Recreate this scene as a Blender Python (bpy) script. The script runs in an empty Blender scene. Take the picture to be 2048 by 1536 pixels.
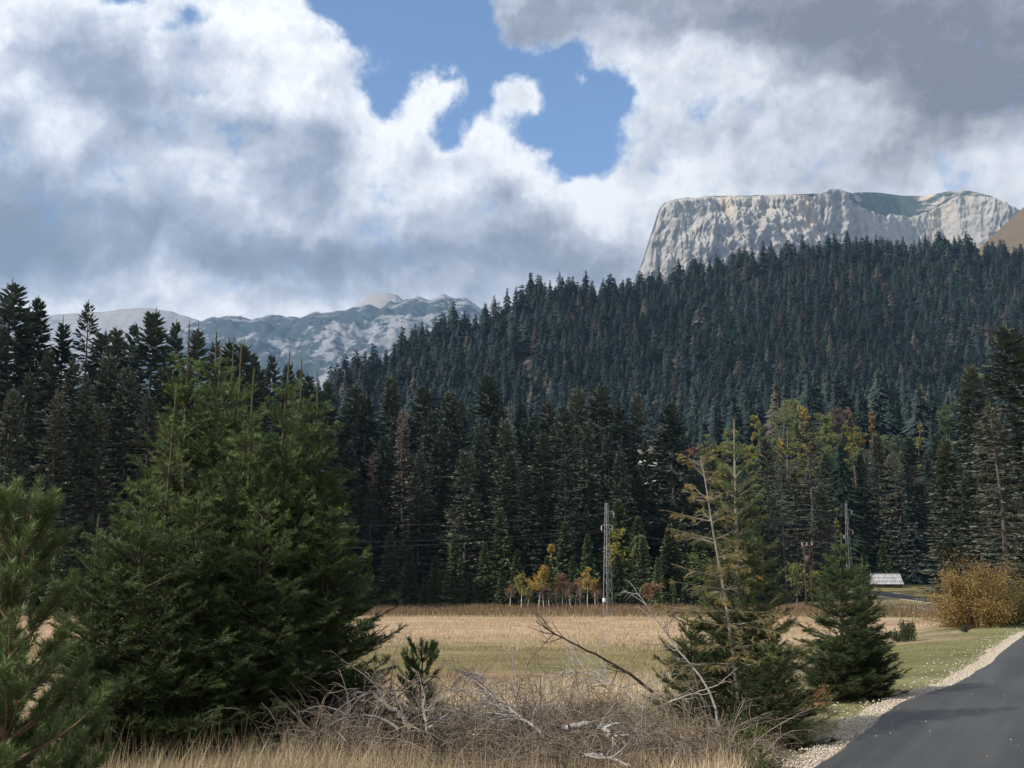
import bpy, math, random
import numpy as np
from mathutils import Vector

sc = bpy.context.scene
C = sc.collection
rng = np.random.default_rng(7)
random.seed(7)

# ---------------------------------------------------------------- camera
F = 2196.0
HOR = 1170.0
TH = math.atan((HOR - 768.0) / F)
CT, ST = math.cos(TH), math.sin(TH)
CAMZ = 2.6
cam = bpy.data.cameras.new("camera")
cam.sensor_width = 36.0
cam.lens = F / 2048.0 * 36.0
cam.clip_start = 0.1
cam.clip_end = 40000
cam_o = bpy.data.objects.new("camera", cam)
C.objects.link(cam_o)
cam_o.location = (0, 0, CAMZ)
cam_o.rotation_euler = (math.pi / 2 + TH, 0, 0)
sc.camera = cam_o
sc.render.resolution_x = 1024
sc.render.resolution_y = 768

# ---------------------------------------------------------------- sun
SUN_EL, SUN_AZ = math.radians(36), math.radians(-118)   # azimuth from +Y towards +X
sd = Vector((math.sin(SUN_AZ) * math.cos(SUN_EL), math.cos(SUN_AZ) * math.cos(SUN_EL), math.sin(SUN_EL)))
sun = bpy.data.lights.new("sun", 'SUN')
sun.energy = 4.0
sun.angle = math.radians(0.6)
sun.color = (1.0, 0.93, 0.82)
sun_o = bpy.data.objects.new("sun", sun)
C.objects.link(sun_o)
sun_o.rotation_euler = sd.to_track_quat('Z', 'Y').to_euler()

sc.view_settings.view_transform = 'Standard'
sc.view_settings.look = 'None'
sc.view_settings.exposure = 0.22
sc.view_settings.gamma = 1.0
try:
    sc.cycles.max_bounces = 4
    sc.cycles.diffuse_bounces = 2
    sc.cycles.glossy_bounces = 1
    sc.cycles.transmission_bounces = 2
    sc.cycles.transparent_max_bounces = 4
    sc.cycles.volume_bounces = 0
    sc.cycles.use_denoising = True
except Exception:
    pass


# ---------------------------------------------------------------- small node language
class NT:
    def __init__(s, nt):
        s.nt = nt
        s.n = nt.nodes
        s.l = nt.links
        s.n.clear()

    def node(s, t, **kw):
        n = s.n.new(t)
        for k, v in kw.items():
            setattr(n, k, v)
        return n

    def set(s, sock, v):
        if v is None:
            return
        if isinstance(v, bpy.types.NodeSocket):
            s.l.new(v, sock)
        else:
            sock.default_value = v

    def m(s, op, a, b=None, c=None, clamp=False):
        n = s.node('ShaderNodeMath', operation=op, use_clamp=clamp)
        s.set(n.inputs[0], a)
        s.set(n.inputs[1], b)
        s.set(n.inputs[2], c)
        return n.outputs[0]

    def vm(s, op, a, b=None, out=0):
        n = s.node('ShaderNodeVectorMath', operation=op)
        s.set(n.inputs[0], a)
        if op == 'SCALE':
            s.set(n.inputs['Scale'], b)
        else:
            s.set(n.inputs[1], b)
        return n.outputs[out]

    def mix(s, f, a, b, blend='MIX'):
        n = s.node('ShaderNodeMix', data_type='RGBA', blend_type=blend)
        s.set(n.inputs[0], f)
        s.set(n.inputs[6], a)
        s.set(n.inputs[7], b)
        return n.outputs[2]

    def noise(s, vec, scale, detail=4, rough=0.5, dist=0.0, out=0):
        n = s.node('ShaderNodeTexNoise')
        s.set(n.inputs['Vector'], vec)
        n.inputs['Scale'].default_value = scale
        n.inputs['Detail'].default_value = detail
        n.inputs['Roughness'].default_value = rough
        n.inputs['Distortion'].default_value = dist
        return n.outputs[out]

    def rng(s, v, a, b, c=0.0, d=1.0, smooth=False):
        n = s.node('ShaderNodeMapRange')
        n.interpolation_type = 'SMOOTHSTEP' if smooth else 'LINEAR'
        s.set(n.inputs[0], v)
        for i, q in enumerate((a, b, c, d)):
            n.inputs[i + 1].default_value = q
        return n.outputs[0]

    def ramp(s, f, stops, interp='LINEAR'):
        n = s.node('ShaderNodeValToRGB')
        cr = n.color_ramp
        cr.interpolation = interp
        while len(cr.elements) > 1:
            cr.elements.remove(cr.elements[-1])
        cr.elements[0].position = stops[0][0]
        cr.elements[0].color = tuple(stops[0][1]) + (1,)
        for p, c in stops[1:]:
            e = cr.elements.new(p)
            e.color = tuple(c) + (1,)
        s.set(n.inputs[0], f)
        return n.outputs[0]


# ---------------------------------------------------------------- sky and clouds (world)
GRID = [
    "9988..8788......4444333322222222",
    "977678f8888.....4444433322111111",
    "87434767799f.......6777765310001",
    "784335677988.99.89...78887653111",
    "56774454443899.99...77f666665445",
    "467667765447888799..787776665578",
    "335666775447888748998887766658e8",
    "11233345666666653357788888888888",
    "11133532222222233334677777777777",
    "34567887655445556666777777777777",
    "88888888888777777777777777777777",
]


def k_of(py):
    b = (768.0 - py) / F
    return 1.0 / (CT - b * ST), (ST + b * CT) / (CT - b * ST)


def build_world():
    w = bpy.data.worlds.new("World")
    sc.world = w
    w.use_nodes = True
    t = NT(w.node_tree)
    tc = t.node('ShaderNodeTexCoord')
    d0 = tc.outputs['Generated']
    # cloud-like warping of the direction
    n1 = t.noise(d0, 5.0, 6, 0.6, out=1)
    n2 = t.noise(d0, 22.0, 5, 0.6, out=1)
    w1 = t.vm('SCALE', t.vm('SUBTRACT', n1, (0.5, 0.5, 0.5)), 0.075)
    w2 = t.vm('SCALE', t.vm('SUBTRACT', n2, (0.5, 0.5, 0.5)), 0.024)
    d = t.vm('ADD', t.vm('ADD', d0, w1), w2)
    sx = t.node('ShaderNodeSeparateXYZ')
    t.set(sx.inputs[0], d)
    yy = t.m('MAXIMUM', t.m('ABSOLUTE', sx.outputs[1]), 0.3)
    u = t.m('DIVIDE', sx.outputs[0], yy)
    v = t.m('DIVIDE', sx.outputs[2], yy)
    U0, U1 = -0.56, 0.56
    f = t.m('DIVIDE', t.m('SUBTRACT', u, U0), U1 - U0, clamp=True)
    res = None
    for j, row in enumerate(GRID):
        k, vj = k_of(64.0 * j)
        row = (row + row[-1] * 32)[:32]
        stops = []
        for i, ch in enumerate(row):
            uu = (64.0 * i - 1024.0) / F * k
            if ch == '.':
                near = [int(q) for q in (row[max(0, i - 1):i] + row[i + 1:i + 2]) if q.isdigit()]
                c = (0.0, (max(near) if near else 8) / 9.0, 0)
            elif ch.isalpha():
                c = (0.52, (ord(ch) - 96) / 9.0, 0)
            else:
                c = (1.0, int(ch) / 9.0, 0)
            stops.append(((uu - U0) / (U1 - U0), c))
        r = t.ramp(f, stops, 'LINEAR')
        if res is None:
            res = r
        else:
            n = t.node('ShaderNodeMapRange')
            n.interpolation_type = 'SMOOTHSTEP'
            t.set(n.inputs[0], v)
            n.inputs[1].default_value = vprev
            n.inputs[2].default_value = vj
            res = t.mix(n.outputs[0], res, r)
        vprev = vj
    sep = t.node('ShaderNodeSeparateColor')
    t.set(sep.inputs[0], res)
    cover, bright = sep.outputs[0], sep.outputs[1]
    # detail noises
    fine = t.noise(d0, 30.0, 7, 0.62)
    mid = t.noise(d, 9.0, 6, 0.55)
    off = t.vm('ADD', d, (-0.012, 0.0, 0.016))
    mid2 = t.noise(off, 9.0, 6, 0.55)
    fd = t.noise(t.vm('ADD', d0, (-0.004, 0.0, 0.006)), 30.0, 7, 0.62)
    emb = t.m('ADD', t.m('MULTIPLY', t.m('SUBTRACT', mid, mid2), 1.7), t.m('MULTIPLY', t.m('SUBTRACT', fine, fd), 0.65))  # sunlit and shaded sides of the clouds, put into their brightness
    cv = t.m('ADD', cover, t.m('MULTIPLY', t.m('SUBTRACT', fine, 0.5), 1.7))
    cv = t.m('ADD', cv, t.m('MULTIPLY', t.m('SUBTRACT', mid, 0.5), 0.9))
    cov = t.rng(cv, 0.30, 0.92, smooth=True)
    bb = t.m('ADD', t.m('MULTIPLY_ADD', bright, 1.08, -0.10), emb)
    bb = t.m('ADD', bb, t.m('MULTIPLY', t.m('SUBTRACT', fine, 0.5), 0.14))
    rim = t.rng(cv, .55, 1.15, .30, 0.0, smooth=True)
    bb = t.m('ADD', bb, t.m('MULTIPLY', rim, bright))
    bb = t.m('SUBTRACT', bb, .04)
    # the greys are bluer on the left, more neutral on the right
    gl = t.rng(u, -0.1, 0.35)
    ca = t.ramp(bb, [(0.0, (.215, .245, .31)), (0.30, (.31, .35, .435)), (0.62, (.53, .57, .65)), (0.85, (.80, .82, .86)), (1.0, (.96, .97, .99))])
    cb = t.ramp(bb, [(0.0, (.19, .20, .225)), (0.30, (.30, .315, .345)), (0.62, (.54, .56, .61)), (0.85, (.73, .75, .79)), (1.0, (.86, .87, .89))])
    cc = t.mix(gl, ca, cb)
    sky = t.node('ShaderNodeTexSky')
    sky.sky_type = 'NISHITA'
    sky.sun_disc = False
    sky.sun_elevation = SUN_EL
    sky.sun_rotation = SUN_AZ
    sky.air_density = 1.0
    sky.dust_density = 0.1
    sky.ozone_density = 1.6
    sky.altitude = 1500
    b1 = t.node('ShaderNodeBackground')
    hs = t.node('ShaderNodeHueSaturation')
    hs.inputs['Saturation'].default_value = 1.06
    hs.inputs['Value'].default_value = 1.2
    t.set(hs.inputs['Color'], sky.outputs[0])
    t.set(b1.inputs[0], hs.outputs[0])
    b1.inputs[1].default_value = SKY_STR
    b2 = t.node('ShaderNodeBackground')
    t.set(b2.inputs[0], cc)
    b2.inputs[1].default_value = 1.0 * CLOUD_STR
    # haze of thin cloud low down
    mx = t.node('ShaderNodeMixShader')
    t.set(mx.inputs[0], cov)
    t.l.new(b1.outputs[0], mx.inputs[1])
    t.l.new(b2.outputs[0], mx.inputs[2])
    out = t.node('ShaderNodeOutputWorld')
    t.l.new(mx.outputs[0], out.inputs[0])
    w.cycles.sampling_method = 'MANUAL'
    w.cycles.sample_map_resolution = 512


SKY_STR = 0.15
CLOUD_STR = 1.06
build_world()


# ---------------------------------------------------------------- terrain
def sm(a, b, t):
    t = np.clip((np.asarray(t, float) - a) / (b - a), 0, 1)
    return t * t * (3 - 2 * t)


ROAD_EDGE = [(1638, 1536), (1670, 1509), (1708, 1476), (1765, 1432), (1813, 1401), (1862, 1382), (1900, 1370), (1948, 1348), (1983, 1325), (2012, 1298), (2048, 1270)]
_rp = []
for _a, _b in ROAD_EDGE:
    _kk, _vv = k_of(float(_b))
    _dd = -(CAMZ - .975) / _vv
    _rp.append((_dd, (_a - 1024.0) / F * _kk * _dd))
RX = np.array([-40., -10, 0, 5] + [q[0] for q in _rp] + [65, 95, 125, 150, 170, 190, 230, 300])
RL = np.array([-20.8, -6.4, -1.6, .55] + [q[1] for q in _rp] + [32.5, 46, 56, 60.5, 61, 59, 50, 30])


def road_l(y):
    y = np.asarray(y, float)
    return np.interp(y, RX, RL) + 0.03 * np.sin(y * 1.1) * np.exp(-y / 60)


SKY_PX = np.array([-400, 300, 420, 560, 640, 680, 750, 800, 850, 900, 950, 1000, 1060, 1120, 1200, 1290, 1400, 1500, 1600, 1700, 1800, 1900, 1980, 2048, 2400, 3000])
SKY_PY = np.array([1130, 900, 830, 770, 745, 722, 702, 675, 645, 628, 622, 602, 562, 545, 550, 548, 525, 502, 484, 476, 480, 480, 495, 505, 540, 600])
_k, _v = k_of(SKY_PY)
SKY_U = (SKY_PX - 1024.0) / F * _k
SKY_R = np.interp(SKY_PX, [300, 680, 900, 1300, 2048], [520, 600, 730, 880, 1000])
SKY_H = np.maximum(_v * SKY_R - 19, 2)


def vnoise(x, y, s, seed=0):
    """cheap smooth value noise"""
    x = np.asarray(x, float) / s
    y = np.asarray(y, float) / s
    xi, yi = np.floor(x), np.floor(y)
    fx, fy = x - xi, y - yi
    fx = fx * fx * (3 - 2 * fx)
    fy = fy * fy * (3 - 2 * fy)

    def h(a, b):
        q = np.sin(a * 127.1 + b * 311.7 + seed * 74.7) * 43758.5453
        return q - np.floor(q)
    return (h(xi, yi) * (1 - fx) + h(xi + 1, yi) * fx) * (1 - fy) + (h(xi, yi + 1) * (1 - fx) + h(xi + 1, yi + 1) * fx) * fy - 0.5


def fbm(x, y, s, o=4, seed=0, g=0.5):
    a, r = 1.0, 0
    for i in range(o):
        r = r + a * vnoise(x, y, s, seed + i * 13)
        s *= 0.5
        a *= g
    return r


BROWN_A = 690.0


def T(x, y):
    x = np.asarray(x, float)
    y = np.asarray(y, float)
    d = road_l(y) - x
    z = 0.9 * (1 - sm(45, 110, y)) * (1 - sm(1.5, 12, d) * sm(12, 35, y))
    off = sm(-6, -7.5, d)                       # right of the road
    near_road = sm(1.3, 0.9, d) * sm(-5.3, -4.9, d) * sm(240, 200, y)
    z = z + (0.10 * vnoise(x, y, 3.1, 1) + 0.05 * vnoise(x, y, .9, 2)) * (1 - near_road) * sm(600, 100, y)
    z = z - 0.05 * sm(0.5, 3, d) * sm(60, 40, y)
    z = z + 0.9 * sm(160, 205, y) * sm(34, 52, x - 0.02 * y)
    u = x / np.maximum(y, 30.0)
    R = np.interp(u, SKY_U, SKY_R)
    H = np.interp(u, SKY_U, SKY_H)
    tt = np.clip((y - 150) / (R - 150), 0, 1)
    hill = H * tt ** 2.2
    hill = hill * (1 - 0.55 * sm(R, R + 700, y) * (y > R))
    hill = hill + sm(260, 500, y) * 16 * fbm(x, y, 130, 3, 5) * sm(1.0, 0.75, tt)
    z = z + hill
    z = z + 34 * np.exp(-((x - 116) / 75) ** 2 - ((y - 370) / 85) ** 2)
    z = z + BROWN_A * np.exp(-((x - 1250) / 680) ** 2 - ((y - 1600) / 330) ** 2)
    return z


def at(px, py, dist):
    """the point at depth `dist` seen at photo pixel px, py"""
    k, v = k_of(py)
    return np.array([(px - 1024.0) / F * k * dist, dist, CAMZ + v * dist])


def G(px, py, ymax=1500):
    ys = np.concatenate([np.arange(3, 80, .05), np.geomspace(80, ymax, 1500)])
    k, v = k_of(py)
    xs = (px - 1024.0) / F * k * ys
    zs = CAMZ + v * ys
    hit = np.nonzero(zs <= T(xs, ys))[0]
    i = hit[0] if len(hit) else len(ys) - 1
    return np.array([xs[i], ys[i], float(T(xs[i], ys[i]))])


def ux(px, py, y):
    k, _ = k_of(py)
    return (px - 1024.0) / F * k * y


# ---------------------------------------------------------------- mesh helpers
def norm(a):
    return a / np.maximum(np.linalg.norm(a, axis=-1, keepdims=True), 1e-9)


def frames(D):
    D = norm(D)
    up = np.zeros_like(D)
    up[..., 2] = 1
    bad = np.abs(D[..., 2]) > 0.97
    up[bad] = (1, 0, 0)
    S = norm(np.cross(D, up))
    U = np.cross(S, D)
    return D, S, U


class Geo:
    def __init__(s):
        s.v, s.f, s.c, s.n = [], [], [], 0

    def add(s, V, Fc, col=(1, 1, 1)):
        V = np.asarray(V, np.float32).reshape(-1, 3)
        Fc = np.asarray(Fc, np.int32).reshape(-1, 3)
        c = np.empty((len(V), 3), np.float32)
        c[:] = np.asarray(col, np.float32)
        s.v.append(V)
        s.f.append(Fc + s.n)
        s.c.append(c)
        s.n += len(V)
        return s

    def stamp(s, tv, tf, P, X, Y, Z, col=(1, 1, 1)):
        """copies of a template at P with axes X, Y, Z; col (3,) or (N,3) or (N,m,3)"""
        tv = np.asarray(tv, float)
        tf = np.asarray(tf, np.int32)
        N, m = len(P), len(tv)
        if N == 0:
            return s
        V = P[:, None] + tv[None, :, 0:1] * X[:, None] + tv[None, :, 1:2] * Y[:, None] + tv[None, :, 2:3] * Z[:, None]
        Fc = tf[None] + (np.arange(N) * m)[:, None, None]
        c = np.asarray(col, float)
        if c.ndim == 2:
            c = np.repeat(c[:, None], m, 1)
        if c.ndim == 3:
            c = c.reshape(-1, 3)
        return s.add(V.reshape(-1, 3), Fc.reshape(-1, 3), c)

    def segs(s, P0, P1, r0, r1, k=3, col=(1, 1, 1)):
        P0 = np.asarray(P0, float).reshape(-1, 3)
        P1 = np.asarray(P1, float).reshape(-1, 3)
        N = len(P0)
        if N == 0:
            return s
        r0 = np.broadcast_to(np.asarray(r0, float), (N,))
        r1 = np.broadcast_to(np.asarray(r1, float), (N,))
        D, S, U = frames(P1 - P0)
        a = np.arange(k) * 2 * math.pi / k
        ring = np.cos(a)[None, :, None] * S[:, None] + np.sin(a)[None, :, None] * U[:, None]
        V = np.concatenate([P0[:, None] + ring * r0[:, None, None], P1[:, None] + ring * r1[:, None, None]], 1)
        fs = []
        for i in range(k):
            j = (i + 1) % k
            fs += [(i, j, k + j), (i, k + j, k + i)]
        Fc = np.array(fs)[None] + (np.arange(N) * 2 * k)[:, None, None]
        c = np.asarray(col, float)
        if c.ndim == 2:
            c = np.repeat(c, 2 * k, 0)
        return s.add(V.reshape(-1, 3), Fc.reshape(-1, 3), c)

    def poly(s, pts, r0, r1, k=3, col=(1, 1, 1)):
        """pts (N,n+1,3), radii at base / tip (N,)"""
        N, n = pts.shape[0], pts.shape[1] - 1
        r0 = np.broadcast_to(np.asarray(r0, float), (N,))
        r1 = np.broadcast_to(np.asarray(r1, float), (N,))
        tt = np.arange(n + 1) / n
        rr = r0[:, None] * (1 - tt) + r1[:, None] * tt
        c = np.asarray(col, float)
        if c.ndim == 2:
            c = np.repeat(c, n, 0)
        return s.segs(pts[:, :-1].reshape(-1, 3), pts[:, 1:].reshape(-1, 3), rr[:, :-1].ravel(), rr[:, 1:].ravel(), k, c)

    def box(s, c, size, rot=0.0, col=(1, 1, 1)):
        x, y, z = np.array(size) / 2.0
        V = np.array([(a * x, b * y, e * z) for a in (-1, 1) for b in (-1, 1) for e in (-1, 1)], float)
        cr, sr = math.cos(rot), math.sin(rot)
        V = np.stack([V[:, 0] * cr - V[:, 1] * sr, V[:, 0] * sr + V[:, 1] * cr, V[:, 2]], 1) + np.array(c)
        q = [(0, 1, 3, 2), (4, 6, 7, 5), (0, 4, 5, 1), (2, 3, 7, 6), (0, 2, 6, 4), (1, 5, 7, 3)]
        fs = []
        for a, b, e, g in q:
            fs += [(a, b, e), (a, e, g)]
        return s.add(V, fs, col)

    def mesh(s, name, mat, smooth=False):
        V = np.concatenate(s.v)
        Fc = np.concatenate(s.f)
        c = np.concatenate(s.c)
        me = bpy.data.meshes.new(name)
        me.vertices.add(len(V))
        me.vertices.foreach_set('co', V.ravel())
        me.loops.add(len(Fc) * 3)
        me.loops.foreach_set('vertex_index', Fc.ravel())
        me.polygons.add(len(Fc))
        me.polygons.foreach_set('loop_start', np.arange(len(Fc), dtype=np.int32) * 3)
        if smooth:
            me.polygons.foreach_set('use_smooth', np.ones(len(Fc), bool))
        a = me.color_attributes.new('tint', 'FLOAT_COLOR', 'POINT')
        cc = np.ones((len(V), 4), np.float32)
        cc[:, :3] = c
        a.data.foreach_set('color', cc.ravel())
        me.materials.append(mat)
        me.update(calc_edges=True)
        return me

    def build(s, name, mat, parent=None, smooth=False, loc=None):
        me = s.mesh(name, mat, smooth)
        return link(name, me, parent, loc)


def link(name, me, parent=None, loc=None):
    o = bpy.data.objects.new(name, me)
    C.objects.link(o)
    if parent is not None:
        o.parent = parent
    if loc is not None:
        o.location = loc
    return o


def tag(o, label=None, cat=None, group=None, kind=None):
    if label:
        o['label'] = label
    if cat:
        o['category'] = cat
    if group:
        o['group'] = group
    if kind:
        o['kind'] = kind
    return o


def empty(name, loc, rz=0.0, scale=1.0):
    o = bpy.data.objects.new(name, None)
    C.objects.link(o)
    o.location = loc
    o.rotation_euler = (0, 0, rz)
    o.scale = (scale,) * 3 if not hasattr(scale, '__len__') else scale
    o.empty_display_size = 0.2
    return o


def walk(P, D, L, n, bend=0.0, jit=0.0):
    P = np.asarray(P, float)
    d = norm(np.asarray(D, float))
    L = np.broadcast_to(np.asarray(L, float), (len(P),))
    bend = np.broadcast_to(np.asarray(bend, float), (len(P),))
    pts = [P]
    for i in range(n):
        d = d + rng.normal(0, 1, d.shape) * jit
        d[:, 2] += bend / n
        d = norm(d)
        P = P + d * (L / n)[:, None]
        pts.append(P)
    return np.stack(pts, 1)


def samp(pts, idx, s):
    n = pts.shape[1] - 1
    q = np.clip(s, 0, 0.9999) * n
    i = q.astype(int)
    f = (q - i)[:, None]
    a, b = pts[idx, i], pts[idx, i + 1]
    return a * (1 - f) + b * f, norm(b - a)


def vary(col, N, a=0.15, tint=0.06):
    c = np.asarray(col, float)[None] * (1 + rng.uniform(-a, a, (N, 1))) * (1 + rng.uniform(-tint, tint, (N, 3)))
    return np.clip(c, 0, 1)


# ---------------------------------------------------------------- materials
def mat_attr(name, rough=0.7, nscale=0.0, namp=0.0, trans=0.0, spec=0.3, orand=0.0, bump=0.0, bscale=30.0, gain=1.0, ndetail=4):
    """base colour = the mesh's own tint, varied by noise and (for copies) per object"""
    m = bpy.data.materials.new(name)
    m.use_nodes = True
    t = NT(m.node_tree)
    a = t.node('ShaderNodeAttribute', attribute_name='tint')
    col = a.outputs['Color']
    tc = t.node('ShaderNodeTexCoord')
    g = gain
    if namp:
        nz = t.noise(tc.outputs['Object'], nscale, ndetail, 0.6)
        g = t.rng(nz, 0.25, 0.75, gain * (1 - namp), gain * (1 + namp))
    if orand:
        oi = t.node('ShaderNodeObjectInfo')
        g = t.m('MULTIPLY', g, t.rng(oi.outputs['Random'], 0, 1, 1 - orand, 1 + orand))
        col = t.mix(t.rng(oi.outputs['Random'], 0.5, 1.0, 0.0, 0.35), col, t.mix(1.0, col, (1.2, 1.0, 0.88, 1), 'MULTIPLY'))
    if not (isinstance(g, float) and g == 1.0):
        col = t.vm('SCALE', col, g)
    p = t.node('ShaderNodeBsdfPrincipled')
    t.set(p.inputs['Base Color'], col)
    p.inputs['Roughness'].default_value = rough
    p.inputs['Specular IOR Level'].default_value = spec
    if bump:
        b = t.node('ShaderNodeBump')
        b.inputs['Strength'].default_value = bump
        t.set(b.inputs['Height'], t.noise(tc.outputs['Object'], bscale, 5, 0.65))
        t.l.new(b.outputs[0], p.inputs['Normal'])
    sh = p.outputs[0]
    if trans:
        tr = t.node('ShaderNodeBsdfTranslucent')
        t.set(tr.inputs[0], col)
        mx = t.node('ShaderNodeMixShader')
        mx.inputs[0].default_value = trans
        t.l.new(sh, mx.inputs[1])
        t.l.new(tr.outputs[0], mx.inputs[2])
        sh = mx.outputs[0]
    o = t.node('ShaderNodeOutputMaterial')
    t.l.new(sh, o.inputs[0])
    return m


M_NEEDLE = mat_attr('needles', 0.5, trans=0.15, spec=0.35)
M_FOL = mat_attr('forest_needles', 0.75, trans=0.0, spec=0.12, orand=0.28)
M_FAR = mat_attr('far_forest', 0.9, spec=0.05)
M_BARK = mat_attr('bark', 0.85, 9.0, 0.35, spec=0.2, bump=0.3, bscale=40)
M_LEAF = mat_attr('leaves', 0.6, trans=0.3, spec=0.2)
M_GRASS = mat_attr('dry_grass', 0.75, trans=0.4, spec=0.15)
M_DEAD = mat_attr('dead_wood', 0.85, 22.0, 0.5, spec=0.2, bump=0.2, bscale=60)
M_METAL = mat_attr('galvanised_steel', 0.5, 3.0, 0.15, spec=0.5)
M_WIRE = mat_attr('wire', 0.5)
M_STONE = mat_attr('stones', 0.85, 8.0, 0.2)
M_PLAIN = mat_attr('painted', 0.8, 2.5, 0.2)


# ---------------------------------------------------------------- ground
def ground_colour(x, y):
    d = road_l(y) - x
    n = fbm(x, y, 9, 4, 20)
    n2 = fbm(x * 0.35, y, 5, 4, 30)
    yw = y + 5 * n + 3 * n2
    tan = np.array([.49, .375, .245])
    olive = np.array([.25, .215, .105])
    brown = np.array([.22, .15, .095])
    green = np.array([.20, .205, .09])
    dark = np.array([.035, .035, .022])
    dry = np.array([.44, .355, .235])
    c = np.zeros(x.shape + (3,))
    c[:] = dry

    def blend(c, col, m):
        m = np.clip(m, 0, 1)[..., None]
        return c * (1 - m) + col * m
    c = blend(c, olive, sm(23, 30, yw))
    c = blend(c, tan, sm(47, 53, yw))
    c = blend(c, tan * np.array([.78, .66, .66]), sm(.18, .42, fbm(x * .25, y, 6, 3, 44)) * .75)
    c = blend(c, olive * 1.05, sm(88, 94, yw) * .8)
    c = blend(c, brown, sm(103, 112, yw))
    c = blend(c, green, sm(12, 6, d + 5 * n) * sm(-7, -5, d) * .9 * sm(8, 14, y) * sm(150, 100, y))
    c = blend(c, dry * .85, sm(.08, .3, fbm(x, y, 5, 3, 71)) * sm(12, 6, d) * sm(1, 2.5, d) * .8)
    c = blend(c, olive * .95, sm(30, 45, x - .03 * y) * sm(60, 90, y))
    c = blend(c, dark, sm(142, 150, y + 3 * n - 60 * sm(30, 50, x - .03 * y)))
    c = blend(c, np.array([.14, .115, .08]), sm(1150, 1400, y))
    c = blend(c, np.array([.15, .12, .085]), sm(200, 330, x - .3 * y) * sm(1080, 1250, y))
    cl = G_CLEAR
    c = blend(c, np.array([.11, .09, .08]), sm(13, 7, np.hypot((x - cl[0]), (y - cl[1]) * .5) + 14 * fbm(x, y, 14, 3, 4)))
    return c


G_CLEAR = G(1055, 740)
G_CLEAR[1] += 6


def build_ground():
    ys = np.concatenate([np.arange(-60, 0, 4.0), np.arange(0, 50, .2), np.geomspace(50, 200, 170)[1:], np.geomspace(200, 1300, 220)[1:], np.geomspace(1300, 9500, 60)[1:]])
    us = np.sinh(np.linspace(-2.2, 2.2, 420)) / np.sinh(2.2) * 1.5
    yy, uu = np.meshgrid(ys, us, indexing='ij')
    xx = uu * (np.maximum(yy, 0) + 25)
    zz = T(xx, yy)
    # drop just under the road so that its own sheets lie on top
    V = np.stack([xx, yy, zz], -1).reshape(-1, 3)
    ny, nx = xx.shape
    i = (np.arange(ny - 1)[:, None] * nx + np.arange(nx - 1)[None]).ravel()
    Fc = np.concatenate([np.stack([i, i + 1, i + nx + 1], 1), np.stack([i, i + nx + 1, i + nx], 1)])
    g = Geo()
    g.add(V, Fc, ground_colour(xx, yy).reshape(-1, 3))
    m = bpy.data.materials.new('meadow_ground')
    m.use_nodes = True
    t = NT(m.node_tree)
    a = t.node('ShaderNodeAttribute', attribute_name='tint')
    tc = t.node('ShaderNodeTexCoord')
    ob = tc.outputs['Object']
    st = t.vm('MULTIPLY', ob, (0.35, 1.0, 1.0))
    n1 = t.noise(st, 0.35, 8, 0.68)
    n2 = t.noise(ob, 6.0, 6, 0.7)
    n3 = t.noise(st, 1.6, 6, 0.7)
    g1 = t.m('ADD', t.rng(n1, .3, .7, -.36, .36), t.rng(n2, .25, .75, -.3, .3))
    g1 = t.m('ADD', g1, t.rng(n3, .3, .7, -.2, .2))
    col = t.vm('SCALE', a.outputs['Color'], t.m('ADD', g1, 1.0))
    hue = t.noise(st, 0.9, 5, 0.6)
    col = t.mix(t.rng(hue, .42, .68, 0, .55), col, t.mix(1.0, col, (1.18, .93, .82, 1), 'MULTIPLY'))
    p = t.node('ShaderNodeBsdfPrincipled')
    t.set(p.inputs['Base Color'], col)
    p.inputs['Roughness'].default_value = .95
    p.inputs['Specular IOR Level'].default_value = .1
    b = t.node('ShaderNodeBump')
    b.inputs['Strength'].default_value = .7
    b.inputs['Distance'].default_value = .2
    t.set(b.inputs['Height'], t.m('ADD', n2, t.m('MULTIPLY', n3, 2.0)))
    t.l.new(b.outputs[0], p.inputs['Normal'])
    o = t.node('ShaderNodeOutputMaterial')
    t.l.new(p.outputs[0], o.inputs[0])
    go = g.build('ground', m, smooth=True)
    tag(go, 'dry autumn meadow and the hillside rising behind it', kind='structure')


build_ground()


def strip(name, mat, a, b, ys, nx, lift, label, col=(.3, .3, .3)):
    """a sheet following the terrain between offsets a(y)..b(y) to the right of the road's left edge"""
    ys = np.asarray(ys, float)
    dy = np.gradient(road_l(ys), ys)
    s = np.linspace(0, 1, nx)
    A, B = a(ys), b(ys)
    off = A[:, None] * (1 - s) + B[:, None] * s
    nrm = 1 / np.sqrt(1 + dy * dy)
    x = road_l(ys)[:, None] + off * nrm[:, None] * (1 + 0 * s)
    y = ys[:, None] - off * (dy * nrm)[:, None] * 0.55
    z = T(x, y) * 0 + T(road_l(ys), ys)[:, None] + lift + 0 * x
    V = np.stack([x, y, z], -1).reshape(-1, 3)
    ny = len(ys)
    i = (np.arange(ny - 1)[:, None] * nx + np.arange(nx - 1)[None]).ravel()
    Fc = np.concatenate([np.stack([i, i + 1, i + nx + 1], 1), np.stack([i, i + nx + 1, i + nx], 1)])
    return V, Fc, x, y, z


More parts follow.
